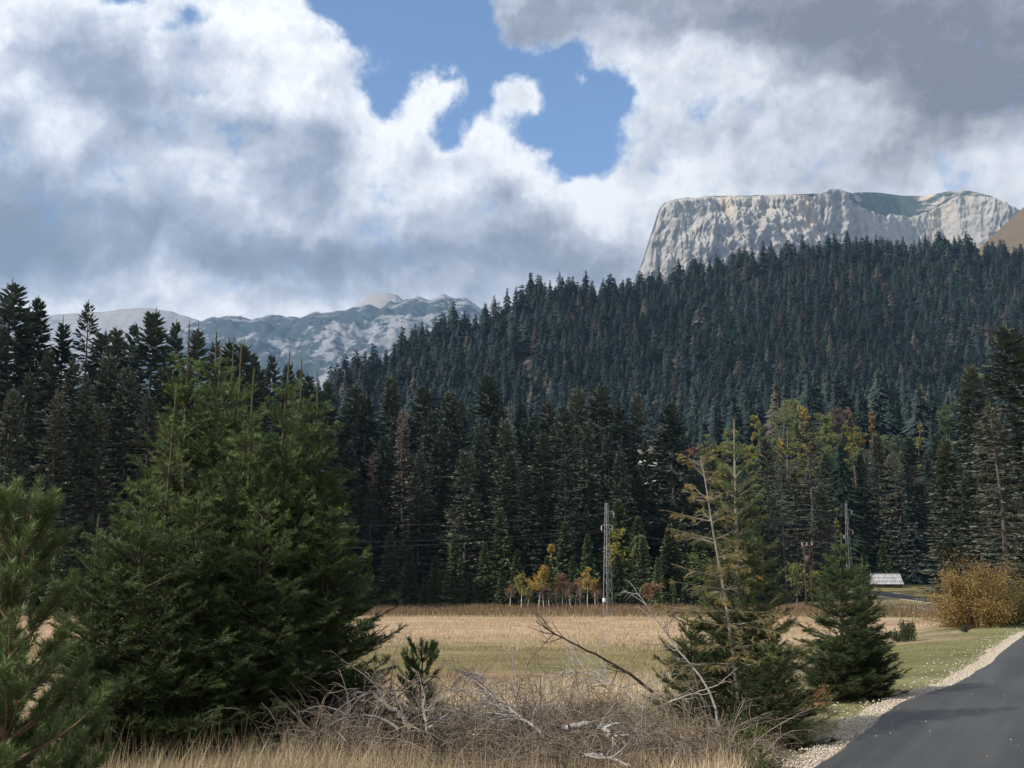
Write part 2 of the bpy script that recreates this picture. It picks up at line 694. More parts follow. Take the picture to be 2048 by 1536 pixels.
def build_road():
    ys = np.concatenate([np.arange(-30, 0, 1.0), np.arange(0, 60, .15), np.arange(60, 240, 1.5)])
    # gravel shoulder
    gm = bpy.data.materials.new('gravel')
    gm.use_nodes = True
    t = NT(gm.node_tree)
    tc = t.node('ShaderNodeTexCoord')
    vo = t.node('ShaderNodeTexVoronoi')
    t.set(vo.inputs['Vector'], tc.outputs['Object'])
    vo.inputs['Scale'].default_value = 26
    big = t.noise(tc.outputs['Object'], 1.3, 6, .7)
    fine = t.noise(tc.outputs['Object'], 45, 5, .7)
    col = t.ramp(t.m('ADD', t.m('MULTIPLY', big, .5), t.m('MULTIPLY', fine, .5)), [(.3, (.44, .355, .26)), (.5, (.60, .50, .375)), (.7, (.70, .60, .47))])
    col = t.mix(t.rng(vo.outputs['Distance'], 0, .5, .0, .35), col, (.34, .27, .19, 1))
    p = t.node('ShaderNodeBsdfPrincipled')
    t.set(p.inputs['Base Color'], col)
    p.inputs['Roughness'].default_value = .95
    b = t.node('ShaderNodeBump')
    b.inputs['Strength'].default_value = .8
    b.inputs['Distance'].default_value = .03
    t.set(b.inputs['Height'], t.m('ADD', vo.outputs['Distance'], fine))
    t.l.new(b.outputs[0], p.inputs['Normal'])
    o = t.node('ShaderNodeOutputMaterial')
    t.l.new(p.outputs[0], o.inputs[0])
    wob = lambda y: .05 * np.sin(y * 2.3) + .14 * vnoise(y, y * 0, .7, 3) + .14 * vnoise(y, y * 0, .22, 9)
    V, Fc, x, y, z = strip('g', None, lambda q: -.49 + wob(q), lambda q: .6 + 0 * q, ys, 14, 0.035, '')
    V = V.reshape(len(ys), 14, 3)
    V[:, 0, 2] -= .10                           # the outer edge tucks into the turf
    V[:, 1:, 2] += .012 * vnoise(x[:, 1:], y[:, 1:], .25, 6)
    g = Geo().add(V.reshape(-1, 3), Fc)
    tag(g.build('gravel_shoulder', gm, smooth=True), 'pale gravel strip along the edge of the asphalt road', kind='structure')
    V, Fc, x, y, z = strip('g', None, lambda q: 5.0 + 0 * q, lambda q: 6.2 + wob(q), ys, 6, 0.035, '')
    Geo_b = Geo().add(V, Fc)
    tag(Geo_b.build('gravel_verge', gm, smooth=True), 'pale gravel strip on the far edge of the road', kind='structure')
    # asphalt
    am = bpy.data.materials.new('asphalt')
    am.use_nodes = True
    t = NT(am.node_tree)
    tc = t.node('ShaderNodeTexCoord')
    ob = tc.outputs['Object']
    al = t.node('ShaderNodeVectorRotate')
    al.rotation_type = 'Z_AXIS'
    t.set(al.inputs['Vector'], ob)
    al.inputs['Angle'].default_value = math.radians(27)
    st = t.vm('MULTIPLY', al.outputs[0], (1.6, .05, 1))
    n1 = t.noise(st, 1.0, 4, .6)
    n2 = t.noise(ob, 70, 4, .7)
    n3 = t.noise(ob, .5, 4, .6)
    gsum = t.m('ADD', t.m('ADD', t.rng(n1, .3, .7, -.016, .022), t.rng(n2, .2, .8, -.05, .05)), t.rng(n3, .3, .7, -.008, .01))
    base = t.m('ADD', gsum, .056)
    cc = t.node('ShaderNodeCombineColor')
    t.set(cc.inputs[0], base)
    t.set(cc.inputs[1], t.m('MULTIPLY', base, 1.01))
    t.set(cc.inputs[2], t.m('MULTIPLY', base, .98))
    p = t.node('ShaderNodeBsdfPrincipled')
    t.set(p.inputs['Base Color'], cc.outputs[0])
    t.set(p.inputs['Roughness'], t.rng(n1, .3, .7, .36, .58))
    p.inputs['Specular IOR Level'].default_value = .62
    b = t.node('ShaderNodeBump')
    b.inputs['Strength'].default_value = .35
    b.inputs['Distance'].default_value = .012
    t.set(b.inputs['Height'], n2)
    t.l.new(b.outputs[0], p.inputs['Normal'])
    o = t.node('ShaderNodeOutputMaterial')
    t.l.new(p.outputs[0], o.inputs[0])
    w2 = lambda y: .03 * vnoise(y, y * 0, .5, 3) + .05 * vnoise(y, y * 0, 2.5, 8)
    V, Fc, x, y, z = strip('a', None, lambda q: w2(q), lambda q: 5.4 + 0 * q, ys, 12, 0.075, '')
    g = Geo().add(V, Fc)
    V2, F2, *_ = strip('a', None, lambda q: w2(q) - .03, lambda q: w2(q), ys, 2, 0.075, '')
    V2[0::2, 2] -= .07
    g.add(V2, F2)
    tag(g.build('road', am, smooth=True), 'dark asphalt road curving away to the right', kind='structure')


build_road()


# ---------------------------------------------------------------- mountains
def rock_mat(name, rockA, rockB, green, gscale, warm=None, squash=(1, 1, 1), gthr=(.5, .56)):
    m = bpy.data.materials.new(name)
    m.use_nodes = True
    t = NT(m.node_tree)
    tc = t.node('ShaderNodeTexCoord')
    ob = tc.outputs['Object']
    a = t.node('ShaderNodeAttribute', attribute_name='tint')
    sp = t.node('ShaderNodeSeparateColor')
    t.set(sp.inputs[0], a.outputs['Color'])
    v = t.vm('MULTIPLY', ob, squash)
    n1 = t.noise(v, .012, 8, .68)
    n2 = t.noise(v, .05, 6, .7)
    col = t.mix(t.rng(n1, .3, .7), rockA + (1,), rockB + (1,))
    col = t.mix(t.rng(n2, .46, .72, 0, .38), col, tuple(c * .55 for c in rockA) + (1,))
    crack = t.noise(t.vm('MULTIPLY', ob, (1, 1, .13)), .035, 6, .7)
    if warm:
        col = t.mix(t.rng(crack, .53, .66, 0, .75), col, tuple(c * .42 for c in rockA) + (1,))
        led = t.noise(t.vm('MULTIPLY', ob, (.25, 1, 2.2)), .02, 5, .7)
        col = t.mix(t.rng(led, .55, .68, 0, .45), col, tuple(c * .5 for c in rockA) + (1,))
    if warm:
        nw = t.noise(t.vm('MULTIPLY', ob, (1, 1, .22)), .0065, 5, .6)
        col = t.mix(t.rng(nw, .5, .66, 0, .75, True), col, warm + (1,))
    ng = t.noise(t.vm('MULTIPLY', ob, (.8, 1, 2.2)), gscale, 8, .68)
    gm = t.m('ADD', ng, t.m('MULTIPLY', t.m('SUBTRACT', sp.outputs[0], .5), 1.0))
    gf = t.rng(gm, gthr[0], gthr[1])
    gcol = t.mix(t.noise(ob, .03, 4, .6), green + (1,), tuple(c * 1.9 for c in green) + (1,))
    col = t.mix(gf, col, gcol)
    p = t.node('ShaderNodeBsdfPrincipled')
    t.set(p.inputs['Base Color'], col)
    p.inputs['Roughness'].default_value = .95
    p.inputs['Specular IOR Level'].default_value = .1
    b = t.node('ShaderNodeBump')
    b.inputs['Strength'].default_value = .6
    b.inputs['Distance'].default_value = 8
    t.set(b.inputs['Height'], n2)
    t.l.new(b.outputs[0], p.inputs['Normal'])
    o = t.node('ShaderNodeOutputMaterial')
    t.l.new(p.outputs[0], o.inputs[0])
    return m


def build_cliff():
    D = 4200.0
    px = np.array([1255, 1275, 1288, 1300, 1312, 1320, 1330, 1345, 1370, 1410, 1450, 1500, 1560, 1600, 1640, 1652, 1662, 1680, 1700, 1730, 1765, 1800, 1850, 1900, 1940, 1980, 2010, 2048, 2100, 2300, 2500], float)
    py = np.array([585, 550, 520, 482, 446, 416, 405, 400, 396, 393, 392, 391, 388, 388, 386, 381, 378, 379, 385, 384, 386, 391, 392, 382, 382, 391, 408, 432, 460, 540, 620], float)
    n = 900
    P = np.linspace(1255, 2500, n)
    top = np.interp(P, px, py) + .8 * fbm(P, P * 0, 14, 4, 3) * np.interp(P, [1290, 1340, 1640, 1700], [3, 3, 3, 1])
    k, v = k_of(top)
    zt = CAMZ + v * D
    # where the face stands in plan: recess filled with scrub between px 1700 and 1860
    rec = np.interp(P, [1255, 1300, 1330, 1400, 1640, 1690, 1720, 1780, 1860, 1900, 2000, 2100, 2500], [350, 60, 0, 0, 0, 10, 130, 330, 330, 250, 200, 330, 700])
    # scrub line: below this fraction of the face it is rock, above it a sloping green shelf
    shelf = np.interp(P, [1255, 1330, 1640, 1690, 1710, 1740, 1790, 1850, 1900, 1980, 2060, 2500], [6, 6, 6, 10, 95, 150, 170, 95, 45, 35, 35, 40])
    DT = D + rec + shelf * .8
    zt = CAMZ + v * DT
    X = (P - 1024) / F * k * DT
    m = 260
    zb = 380.0
    s = np.linspace(0, 1, m)
    Z = zb + (zt - zb)[None, :] * s[:, None]
    XX = np.repeat(X[None], m, 0)
    below = np.clip((zt[None] - Z), 0, None)
    # face: steep rock lower part, vertical upper part, shelf slopes back
    slopeback = np.where(below < shelf[None], (shelf[None] - below) * .8, 0)
    foot = -sm(.55, 0.0, s)[:, None] * 260
    YY = D + rec[None] + slopeback + foot
    # ribs and gullies
    warp = 34 * fbm(XX, Z, 160, 3, 61)
    rib = np.abs(fbm((XX + warp) * 1.0, Z * .2, 120, 5, 60, .6)) * -85
    rib2 = np.abs(fbm((XX + warp * .5), Z * .35, 34, 4, 77, .65)) * -30
    rough = fbm(XX, Z, 26, 4, 71, .6) * 22
    big = fbm(XX, Z * .4, 330, 3, 90) * 130
    amt = np.clip(below / 30, 0, 1) * (1 - .7 * (below < shelf[None]))
    YY = YY - (rib + rib2 + rough + big * .8) * amt * np.interp(P, [1255, 1680, 1760, 2500], [1, 1, .55, .55])[None] - 35 * amt
    # a rounded grey buttress in front of the middle of the face
    bx = (1530 - 1024) / F * D
    bz = CAMZ + k_of(520)[1] * D
    but = np.clip(1 - ((XX - bx) / 330) ** 2 - ((Z - bz) / 215) ** 2, 0, 1) ** .6
    YY = YY - but * (90 + 60 * fbm(XX, Z, 50, 4, 17, .6))
    # left end turns away
    green = .12 + .0 * XX
    green = np.where(below < shelf[None] * (1 + .25 * fbm(XX, Z, 40, 3, 8)), .78, green)
    green = green + .22 * (np.clip(1 - ((XX - (1790 - 1024) / F * D * 1.1) / 190) ** 2, 0, 1))
    green = np.where(below < 9 + 5 * vnoise(XX, XX * 0, 20, 5), .8, green)
    V = np.stack([XX, YY, Z], -1)
    # plateau behind the edge, then the back of the massif
    back = []
    for dy, dz in ((60, 4), (400, -20), (1200, -120), (2200, -900), (2300, -1300)):
        r = V[-1].copy()
        r[:, 1] = D + rec + 700 * (dy > 1000) + dy + shelf * .8
        r[:, 2] = np.maximum(r[:, 2] + dz, 100)
        back.append(r)
    V = np.concatenate([V, np.stack(back)])
    green = np.concatenate([green, np.full((5, n), .8)])
    rows = V.shape[0]
    i = (np.arange(rows - 1)[:, None] * n + np.arange(n - 1)[None]).ravel()
    Fc = np.concatenate([np.stack([i, i + 1, i + n + 1], 1), np.stack([i, i + n + 1, i + n], 1)])
    g = Geo().add(V.reshape(-1, 3), Fc, np.repeat(green.reshape(-1, 1), 3, 1))
    mt = rock_mat('limestone_cliff', (.36, .335, .30), (.49, .455, .405), (.036, .048, .034), .012, warm=(.60, .48, .34), squash=(1, 1, .3), gthr=(.72, .80))
    tag(g.build('plateau_mountain', mt, smooth=True), 'flat-topped limestone mountain with a sheer pale cliff above the forest', kind='structure')


build_cliff()


def build_range(name, label, D, depth, pts, seed, mat, ruggy=1.0, zb=200, nn=420, mm=150):
    px = np.array([p[0] for p in pts], float)
    py = np.array([p[1] for p in pts], float)
    P = np.linspace(px[0], px[-1], nn)
    top = np.interp(P, px, py)
    k, v = k_of(top)
    zt = CAMZ + v * D + fbm(P, P * 0, 30, 4, seed) * 26 * ruggy
    X = (P - 1024) / F * k * D
    s = np.concatenate([np.linspace(0, 1, mm), np.linspace(1.02, 1.6, 30)])
    XX = np.repeat(X[None], len(s), 0)
    prof = np.where(s < 1, s ** .9, 1 - (s - 1) * 1.3)
    YY = D - depth * (1 - s)[:, None] + 0 * XX
    Z = zb + (zt - zb)[None] * prof[:, None]
    a = np.clip((1 - s) * 5, 0, 1)[:, None]
    Z = Z + (np.abs(fbm(XX + .5 * YY, YY * .8, 520, 6, seed + 1, .55)) * -300 + fbm(XX, YY, 150, 4, seed + 2, .6) * 90) * ruggy * a * (s < 1)[:, None] + 40 * a * ruggy
    g = Geo()
    V = np.stack([XX, YY, Z], -1)
    i = (np.arange(len(s) - 1)[:, None] * nn + np.arange(nn - 1)[None]).ravel()
    Fc = np.concatenate([np.stack([i, i + 1, i + nn + 1], 1), np.stack([i, i + nn + 1, i + nn], 1)])
    gr = .5 + .34 * fbm(XX * .7, YY * .7 + Z, 420, 5, seed + 7)
    g.add(V.reshape(-1, 3), Fc, np.repeat(gr.reshape(-1, 1), 3, 1))
    tag(g.build(name, mat, smooth=True), label, kind='structure')


M_RANGE = rock_mat('mountain_rock', (.23, .225, .235), (.35, .34, .34), (.030, .040, .038), .012, gthr=(.47, .52))
M_DOME = rock_mat('bare_rock', (.30, .28, .27), (.40, .37, .35), (.06, .075, .045), .005, gthr=(.62, .8))
build_range('rocky_mountain', 'rocky grey mountain ridge with dark scrub patches beyond the forest', 6000, 2200,
            [(250, 720), (330, 672), (395, 642), (412, 640), (450, 634), (480, 634), (505, 637), (532, 631), (565, 630), (600, 638), (622, 628), (645, 621), (690, 619), (720, 611), (742, 606), (758, 614), (772, 611), (800, 605),
             (818, 597), (835, 594), (860, 599), (872, 594), (888, 588), (905, 594), (925, 600), (950, 611), (1000, 640), (1100, 680), (1300, 720)], 200, M_RANGE)
build_range('rock_dome', 'bare grey rock dome showing behind the rocky ridge', 7600, 1500,
            [(600, 700), (690, 632), (715, 612), (735, 594), (750, 589), (775, 587), (792, 590), (806, 601), (830, 630), (900, 700)], 260, M_DOME, .5, nn=160, mm=80)
build_range('distant_ridge', 'low pale ridge beyond the left stand of forest', 8200, 2500,
            [(-500, 520), (-60, 540), (0, 582), (12, 610), (60, 634), (110, 629), (160, 628), (210, 622), (260, 617), (300, 617), (340, 622), (400, 640), (470, 690), (520, 760)], 300, M_DOME, .4, nn=240, mm=80)


# ---------------------------------------------------------------- trees: forest spruces
def grown_spruce(H=28.0, R=3.0, seed=0, sparse=0.0, cols=((.040, .052, .030), (.058, .070, .040)), low=.03, wide=.85, spr=.82, twigs=0.0, kids=24):
    """a mature spruce about 28 m tall: returns (trunk mesh, crown mesh)"""
    global rng
    keep = rng
    rng = np.random.default_rng(1000 + seed)
    tr = Geo()
    zt = np.linspace(0, H, 12)
    lean = np.stack([.15 * np.sin(zt * .2 + seed), .15 * np.cos(zt * .17 + seed), zt], 1)[None]
    tr.poly(lean, .30, .03, 6, (.10, .085, .075))
    cr = Geo()
    zs = []
    z = H * low
    while z < H - .5:
        zs.append(z)
        z += rng.uniform(.42, .62) * (1.0 if z < .8 * H else .7)
    zs = np.array(zs)
    nb = 9
    zb = np.repeat(zs, nb) + rng.uniform(-.2, .2, len(zs) * nb)
    N = len(zb)
    az = rng.uniform(0, 2 * math.pi, N)
    t = (H - zb) / H
    env = R * (np.clip(t * 1.12, 0, 1) ** wide) * (1 + .09 * np.sin(zb * 1.3 + seed) + .10 * np.sin(az * 2 + seed * 2))
    env *= np.clip((zb / H) / low * .35 + .35, 0, 1)
    L = env * rng.uniform(.62, 1.10, N) + .22
    keepm = rng.uniform(0, 1, N) > sparse * .6
    zb, az, t, L = zb[keepm], az[keepm], t[keepm], L[keepm]
    N = len(zb)
    el = np.interp(t, [0, .08, .3, 1], [.9, .45, .0, -.32]) + rng.normal(0, .08, N)
    D = np.stack([np.cos(az) * np.cos(el), np.sin(az) * np.cos(el), np.sin(el)], 1)
    P = np.stack([.1 * np.cos(az), .1 * np.sin(az), zb], 1)
    pts = walk(P, D, L, 4, np.interp(t, [0, .2, 1], [.1, .05, .45]), .04)
    tr.poly(pts, .035, .012, 3, (.15, .13, .115))
    # hanging sprays along every branch
    tv = np.array([(0, -.5, 0), (0, .5, 0), (.55, .62, -.05), (1, 0, -.12), (.55, -.62, -.05)])
    tf = np.array([(0, 1, 2), (0, 2, 4), (4, 2, 3)])
    idx = np.repeat(np.arange(N), kids)
    s = np.clip(rng.uniform(.12 + sparse * .2, 1.02, len(idx)), 0, 1)
    p, tg = samp(pts, idx, s)
    side = norm(np.cross(tg, np.array([[0, 0, 1.0]])))
    sg = rng.choice([-1, 1], len(idx))[:, None]
    w = rng.uniform(.15, 1.0, len(idx))[:, None]
    tip = (s > .85)[:, None]
    dn = rng.uniform(.15, .9, len(idx))[:, None]
    d = tg * np.where(tip, 1.0, .55) + side * sg * w * np.where(tip, .4, .8) - np.array([[0, 0, 1.0]]) * dn * np.where(t[idx] < .12, .1, .55)[:, None]
    d = norm(d)
    ln = (rng.uniform(.35, .85, len(idx)) * np.interp(L[idx], [.2, 1.2, 3], [.55, .9, 1.1])) * spr
    X, S, U = frames(d)
    roll = rng.uniform(-.9, .9, len(idx))[:, None]
    Y = S * np.cos(roll) + U * np.sin(roll)
    Z = np.cross(X, Y)
    a = rng.uniform(0, 1, len(idx))[:, None]
    col = np.array(cols[0]) * (1 - a) + np.array(cols[1]) * a
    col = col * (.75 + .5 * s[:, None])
    cr.stamp(tv, tf, p, X * ln[:, None], Y * (ln * .30)[:, None], Z * ln[:, None], col)
    if twigs:
        n2 = int(N * twigs)
        ii = rng.integers(0, N, n2)
        p, tg = samp(pts, ii, rng.uniform(.3, 1, n2))
        dd = norm(tg + rng.normal(0, .5, (n2, 3)) - np.array([[0, 0, .6]]))
        cr.segs(p, p + dd * rng.uniform(.3, .8, (n2, 1)), .02, .008, 3, (.22, .20, .18))
    # top leader
    cr.segs([(lean[0, -1] - [0, 0, .6])], [(lean[0, -1] + [0, 0, .5])], .09, .02, 4, cols[0])
    rng = keep
    return tr.mesh('trunk', M_BARK), cr.mesh('crown', M_FOL)


DARK = ((.050, .070, .052), (.090, .120, .086))
BRN = ((.070, .088, .062), (.122, .142, .100))
GRN = ((.062, .092, .044), (.112, .150, .070))
GREYD = ((.115, .098, .080), (.19, .165, .135))
RED = ((.075, .058, .042), (.12, .09, .065))
V_SPR = {
    'dark': [grown_spruce(seed=i, cols=DARK, R=r, sparse=sp, wide=w) for i, (r, sp, w) in enumerate([(4.1, 0, .8), (3.6, .1, .85), (4.5, .1, .75), (3.4, .15, .9)])],
    'brown': [grown_spruce(seed=10 + i, cols=BRN, R=r, sparse=sp, twigs=.8, wide=w) for i, (r, sp, w) in enumerate([(3.9, .1, .7), (4.4, .2, .65), (3.5, .15, .8)])],
    'bare': [grown_spruce(seed=20 + i, cols=BRN, R=4.0, sparse=.6, twigs=3.0, wide=.6, kids=9) for i in range(2)],
    'dead': [grown_spruce(seed=30, cols=GREYD, R=2.4, sparse=.5, twigs=3, kids=8)],
    'red': [grown_spruce(seed=31, cols=RED, R=2.4, sparse=.5, twigs=2, kids=9)],
    'airy': [grown_spruce(seed=32, cols=DARK, R=3.6, sparse=.72, spr=.85, kids=11, wide=.75)],
    'young': [grown_spruce(H=28, seed=40 + i, cols=GRN, R=6.0, wide=.95, low=.02, kids=16, spr=1.9) for i in range(3)],
}
NSPR = [0]


def put_spruce(px, pytop, dist, kind, label, group, var=None, maxh=42, wid=1.0, x=None):
    p = at(px, pytop, dist)
    g = float(T(p[0], p[1]))
    h = min(max(p[2] - g, 2.0), maxh)
    vs = V_SPR[kind]
    tm, cm = vs[random.randrange(len(vs)) if var is None else var]
    sc_ = h / 28.5
    wx = sc_ * wid * (1.0 if h > 20 else 1.0) * random.uniform(.9, 1.1)
    wx = max(wx, .5 * wid) if kind != 'young' else wx
    e = empty('spruce_tree', (p[0], p[1], g - .15), random.uniform(0, 6.28), (wx, wx, sc_))
    tag(e, label, 'tree', group)
    link('trunk', tm, e)
    link('crown', cm, e)
    NSPR[0] += 1
    return e


def near_landmark(px, py, stand, marks, mid):
    q = min(marks, key=lambda m: abs(m[0] - px))
    side = 'left' if px < q[0] else 'right'
    how = 'just' if abs(px - q[0]) < 32 else 'further'
    if how == 'further' and side == 'right' and q is marks[-1] or how == 'further' and side == 'left' and q is marks[0]:
        how = 'well'
    return ('high-topped' if py < mid else 'lower') + ' spruce in the ' + stand + ' ' + how + ' ' + side + ' of the ' + q[1]


# --- left stand
LG = 'spruces of the tall dark stand on the left'
LL = 'tall dark spruce in the crowded stand behind the young spruces on the left'
for px, py, d, k, lab, w in [
    (32, 553, 118, 'dark', 'tallest spruce of the left stand, pointed top nearest the left edge of the picture', 1.15),
    (178, 596, 122, 'airy', 'thin-crowned spruce with see-through branches rising above the left stand', 1.05),
    (308, 610, 120, 'dark', 'broad dark spruce standing above its neighbours right of the see-through spruce', 1.15),
    (130, 628, 124, 'dark', 'rounded dark spruce directly left of the see-through spruce', 1.1),
    (352, 634, 128, 'dark', 'slim dark spruce between the broad dark spruce and the pale upright shoots', .9),
    (80, 588, 121, 'dark', 'second tallest spruce of the left stand, beside the tallest one', 1.0),
    (398, 644, 126, 'dark', 'blunt-topped dark spruce right behind the highest leader of the young clump', 1.1),
    (268, 640, 125, 'dark', 'narrow dark spruce just left of the broad dark spruce', .9),
]:
    put_spruce(px, py, d, k, lab, None, wid=w)
for px, py, d in [(60, 602, 125), (8, 640, 112), (100, 690, 106), (208, 655, 130), (235, 648, 127), (218, 700, 112), (28, 770, 98), (432, 668, 132), (462, 672, 134), (490, 676, 136), (508, 700, 140), (-25, 590, 118),
                  (150, 705, 110), (175, 740, 104), (255, 725, 110), (330, 720, 112), (375, 735, 116), (60, 730, 102), (120, 770, 102), (440, 740, 120), (520, 730, 140), (300, 780, 108), (475, 770, 125),
                  (-70, 620, 120), (-110, 660, 115), (200, 800, 104), (-20, 760, 104)]:
    put_spruce(px, py, d, random.choice(['dark', 'dark', 'dark', 'brown']), near_landmark(px, py, 'dark left stand', [(32, 'tallest tree of that stand'), (178, 'see-through spruce'), (308, 'broad dark spruce'), (398, 'highest pale leader')], 700), LG, wid=random.uniform(.95, 1.2))
# the thinner screen right of the clump
for px, py, d in [(545, 700, 185), (578, 716, 190), (600, 732, 180), (562, 780, 160), (617, 740, 170), (640, 770, 165)]:
    put_spruce(px, py, d, 'dark', 'slender dark spruce showing behind the right-hand shoots of the young clump', 'slender spruces behind the young clump', wid=.9)

# --- middle stand
MG = 'spruces of the middle stand behind the meadow'
ML = 'brownish green spruce in the middle stand behind the meadow'
for px, py, d, k, lab, w in [
    (978, 738, 168, 'dark', 'tallest darkest spruce standing out of the middle stand', 1.15),
    (806, 812, 158, 'dead', 'dead grey spruce with a bleached crown in the middle stand', 1.1),
    (783, 742, 170, 'brown', 'tall spruce rising just left of the dead grey one', 1.1),
    (930, 896, 146, 'brown', 'shorter spruce with drooping layered boughs in front of the darkest one', 1.25),
    (745, 900, 150, 'red', 'short rusty-topped spruce left of the dead grey one', 1.0),
    (1155, 768, 166, 'brown', 'tall spruce with knobbly brown crown above the yellow birches', 1.05),
    (1200, 762, 172, 'brown', 'tall brown spruce directly behind the nearer lattice pole', 1.1),
    (1340, 796, 158, 'dark', 'full dark spruce at the right end of the middle stand, beside the house', 1.25),
    (1272, 780, 174, 'brown', 'brown-green spruce between the nearer lattice pole and the house', 1.0),
]:
    put_spruce(px, py, d, k, lab, None, wid=w)
for px, py, d in [(655, 755, 170), (710, 758, 172), (735, 775, 168), (690, 800, 160), (848, 770, 185), (865, 805, 162), (900, 780, 176), (922, 784, 180), (1043, 792, 176), (1065, 815, 165), (1095, 802, 178),
                  (1128, 800, 160), (1240, 802, 168), (1010, 830, 162), (1315, 850, 172), (1175, 842, 152), (880, 850, 152), (960, 840, 156), (1085, 860, 154), (1215, 860, 156), (1290, 870, 158), (770, 860, 152),
                  (700, 880, 150), (840, 900, 148), (1020, 900, 150), (1130, 905, 148), (1240, 900, 150), (665, 860, 154), (1380, 900, 165), (1050, 930, 148), (640, 840, 156), (820, 830, 165), (1000, 800, 185), (1110, 830, 168)]:
    put_spruce(px, py + random.uniform(-6, 10), d, random.choice(['brown', 'brown', 'dark', 'dark', 'dark']), near_landmark(px, py, 'middle stand', [(745, 'rusty-topped spruce'), (806, 'dead grey spruce'), (978, 'darkest tall spruce'), (1155, 'yellow birches'), (1213, 'lattice pole'), (1300, 'hidden house')], 826), MG, wid=random.uniform(1.0, 1.25))

# --- right stand
RG = 'spruces of the right stand behind the sparse foreground spruce'
RL_ = 'grey-green spruce in the right stand between the sparse foreground spruce and the road'
for px, py, d, k, lab, w in [
    (1612, 835, 178, 'bare', 'thin grey spruce with its bare trunk showing, behind the brown transformer poles', 1.35),
    (1752, 860, 216, 'brown', 'conical spruce behind the farther lattice pole', 1.1),
    (1817, 868, 220, 'dark', 'dark spruce standing behind the shed with the grey roof', 1.2),
    (1560, 905, 165, 'bare', 'thin-crowned spruce just left of the bare-trunked one', 1.1),
]:
    put_spruce(px, py, d, k, lab, None, wid=w)
for px, py, d in [(px_, py_, d_ if px_ < 1650 else max(d_, 214 + (px_ % 17))) for px_, py_, d_ in [(1420, 900, 175), (1460, 880, 190), (1500, 920, 178), (1530, 870, 205), (1585, 930, 182), (1650, 900, 190), (1690, 930, 185), (1720, 900, 200), (1785, 900, 195), (1850, 900, 190), (1875, 860, 210),
                  (1440, 960, 165), (1640, 960, 170), (1480, 985, 160), (1780, 960, 205), (1855, 970, 206), (1700, 990, 200), (1400, 940, 180), (1520, 1000, 165), (1660, 1020, 175), (1740, 1010, 206), (1830, 1030, 208)]]:
    put_spruce(px, py, d, random.choice(['brown', 'dark', 'brown', 'bare']), near_landmark(px, py, 'right stand', [(1471, 'half-dead spruce'), (1613, 'brown twin poles'), (1692, 'farther lattice pole'), (1772, 'grey-roofed shed'), (1940, 'knobbly tall spruce')], 935), RG, wid=random.uniform(1.0, 1.3))

# --- tall near spruces on the right edge
for px, py, d, k, lab, w in [
    (2015, 640, 112, 'brown', 'tallest spruce on the right, layered crown high above the road', 1.35),
    (1940, 722, 108, 'brown', 'tall knobbly-crowned spruce just left of the tallest one on the right', 1.25),
    (1983, 800, 92, 'bare', 'spruce with long bare drooping boughs behind the orange bush', 1.35),
    (1890, 870, 100, 'brown', 'broad spruce whose boughs reach the ground beside the grey-roofed shed', 1.5),
    (2075, 720, 118, 'dark', 'dark spruce half cut by the right edge of the picture', 1.2),
    (2060, 850, 96, 'brown', 'lower spruce at the right edge of the picture behind the orange bush', 1.2),
    (1935, 930, 98, 'dark', 'dark spruce low between the broad one and the long-boughed one', 1.2),
]:
    put_spruce(px, py, d, k, lab, None, wid=w)

# --- young spruces in front of the forest edge
YG = 'young spruces along the far edge of the meadow'
YL = 'young green spruce along the forest edge at the far side of the meadow'
for px, py, d in [(910, 1064, 140), (970, 1082, 141), (1002, 1010, 146), (1035, 1095, 139), (1130, 1040, 145), (1175, 1065, 141), (1237, 995, 148), (1275, 1030, 143), (1285, 1070, 138), (1340, 1045, 146), (1398, 1060, 142),
                  (1095, 1110, 137), (1315, 1110, 136), (1145, 1110, 138), (1235, 1105, 137), (870, 1110, 141), (820, 1090, 142), (780, 1060, 144), (1005, 1130, 138), (940, 1140, 139), (1375, 1120, 138), (1430, 1110, 140),
                  (740, 1120, 143), (700, 1090, 144), (1500, 1080, 170), (1560, 1085, 168), (1600, 1100, 172), (1655, 1110, 212), (160, 1040, 100), (120, 1085, 98), (60, 1100, 99), (1765, 1085, 213), (1795, 1062, 214), (1725, 1080, 212),
                  (850, 1150, 140), (905, 1155, 140), (1060, 1150, 137), (1345, 1150, 136)]:
    put_spruce(px, py, d, 'young', near_landmark(px, py, 'field-edge row', [(110, 'left pine'), (745, 'young clump'), (1077, 'golden birch'), (1213, 'nearer lattice pole'), (1300, 'hidden house'), (1471, 'half-dead spruce'), (1613, 'brown twin poles'), (1772, 'grey-roofed shed')], 1075).replace('spruce in', 'young green spruce in', 1), YG, wid=random.uniform(.85, 1.1))


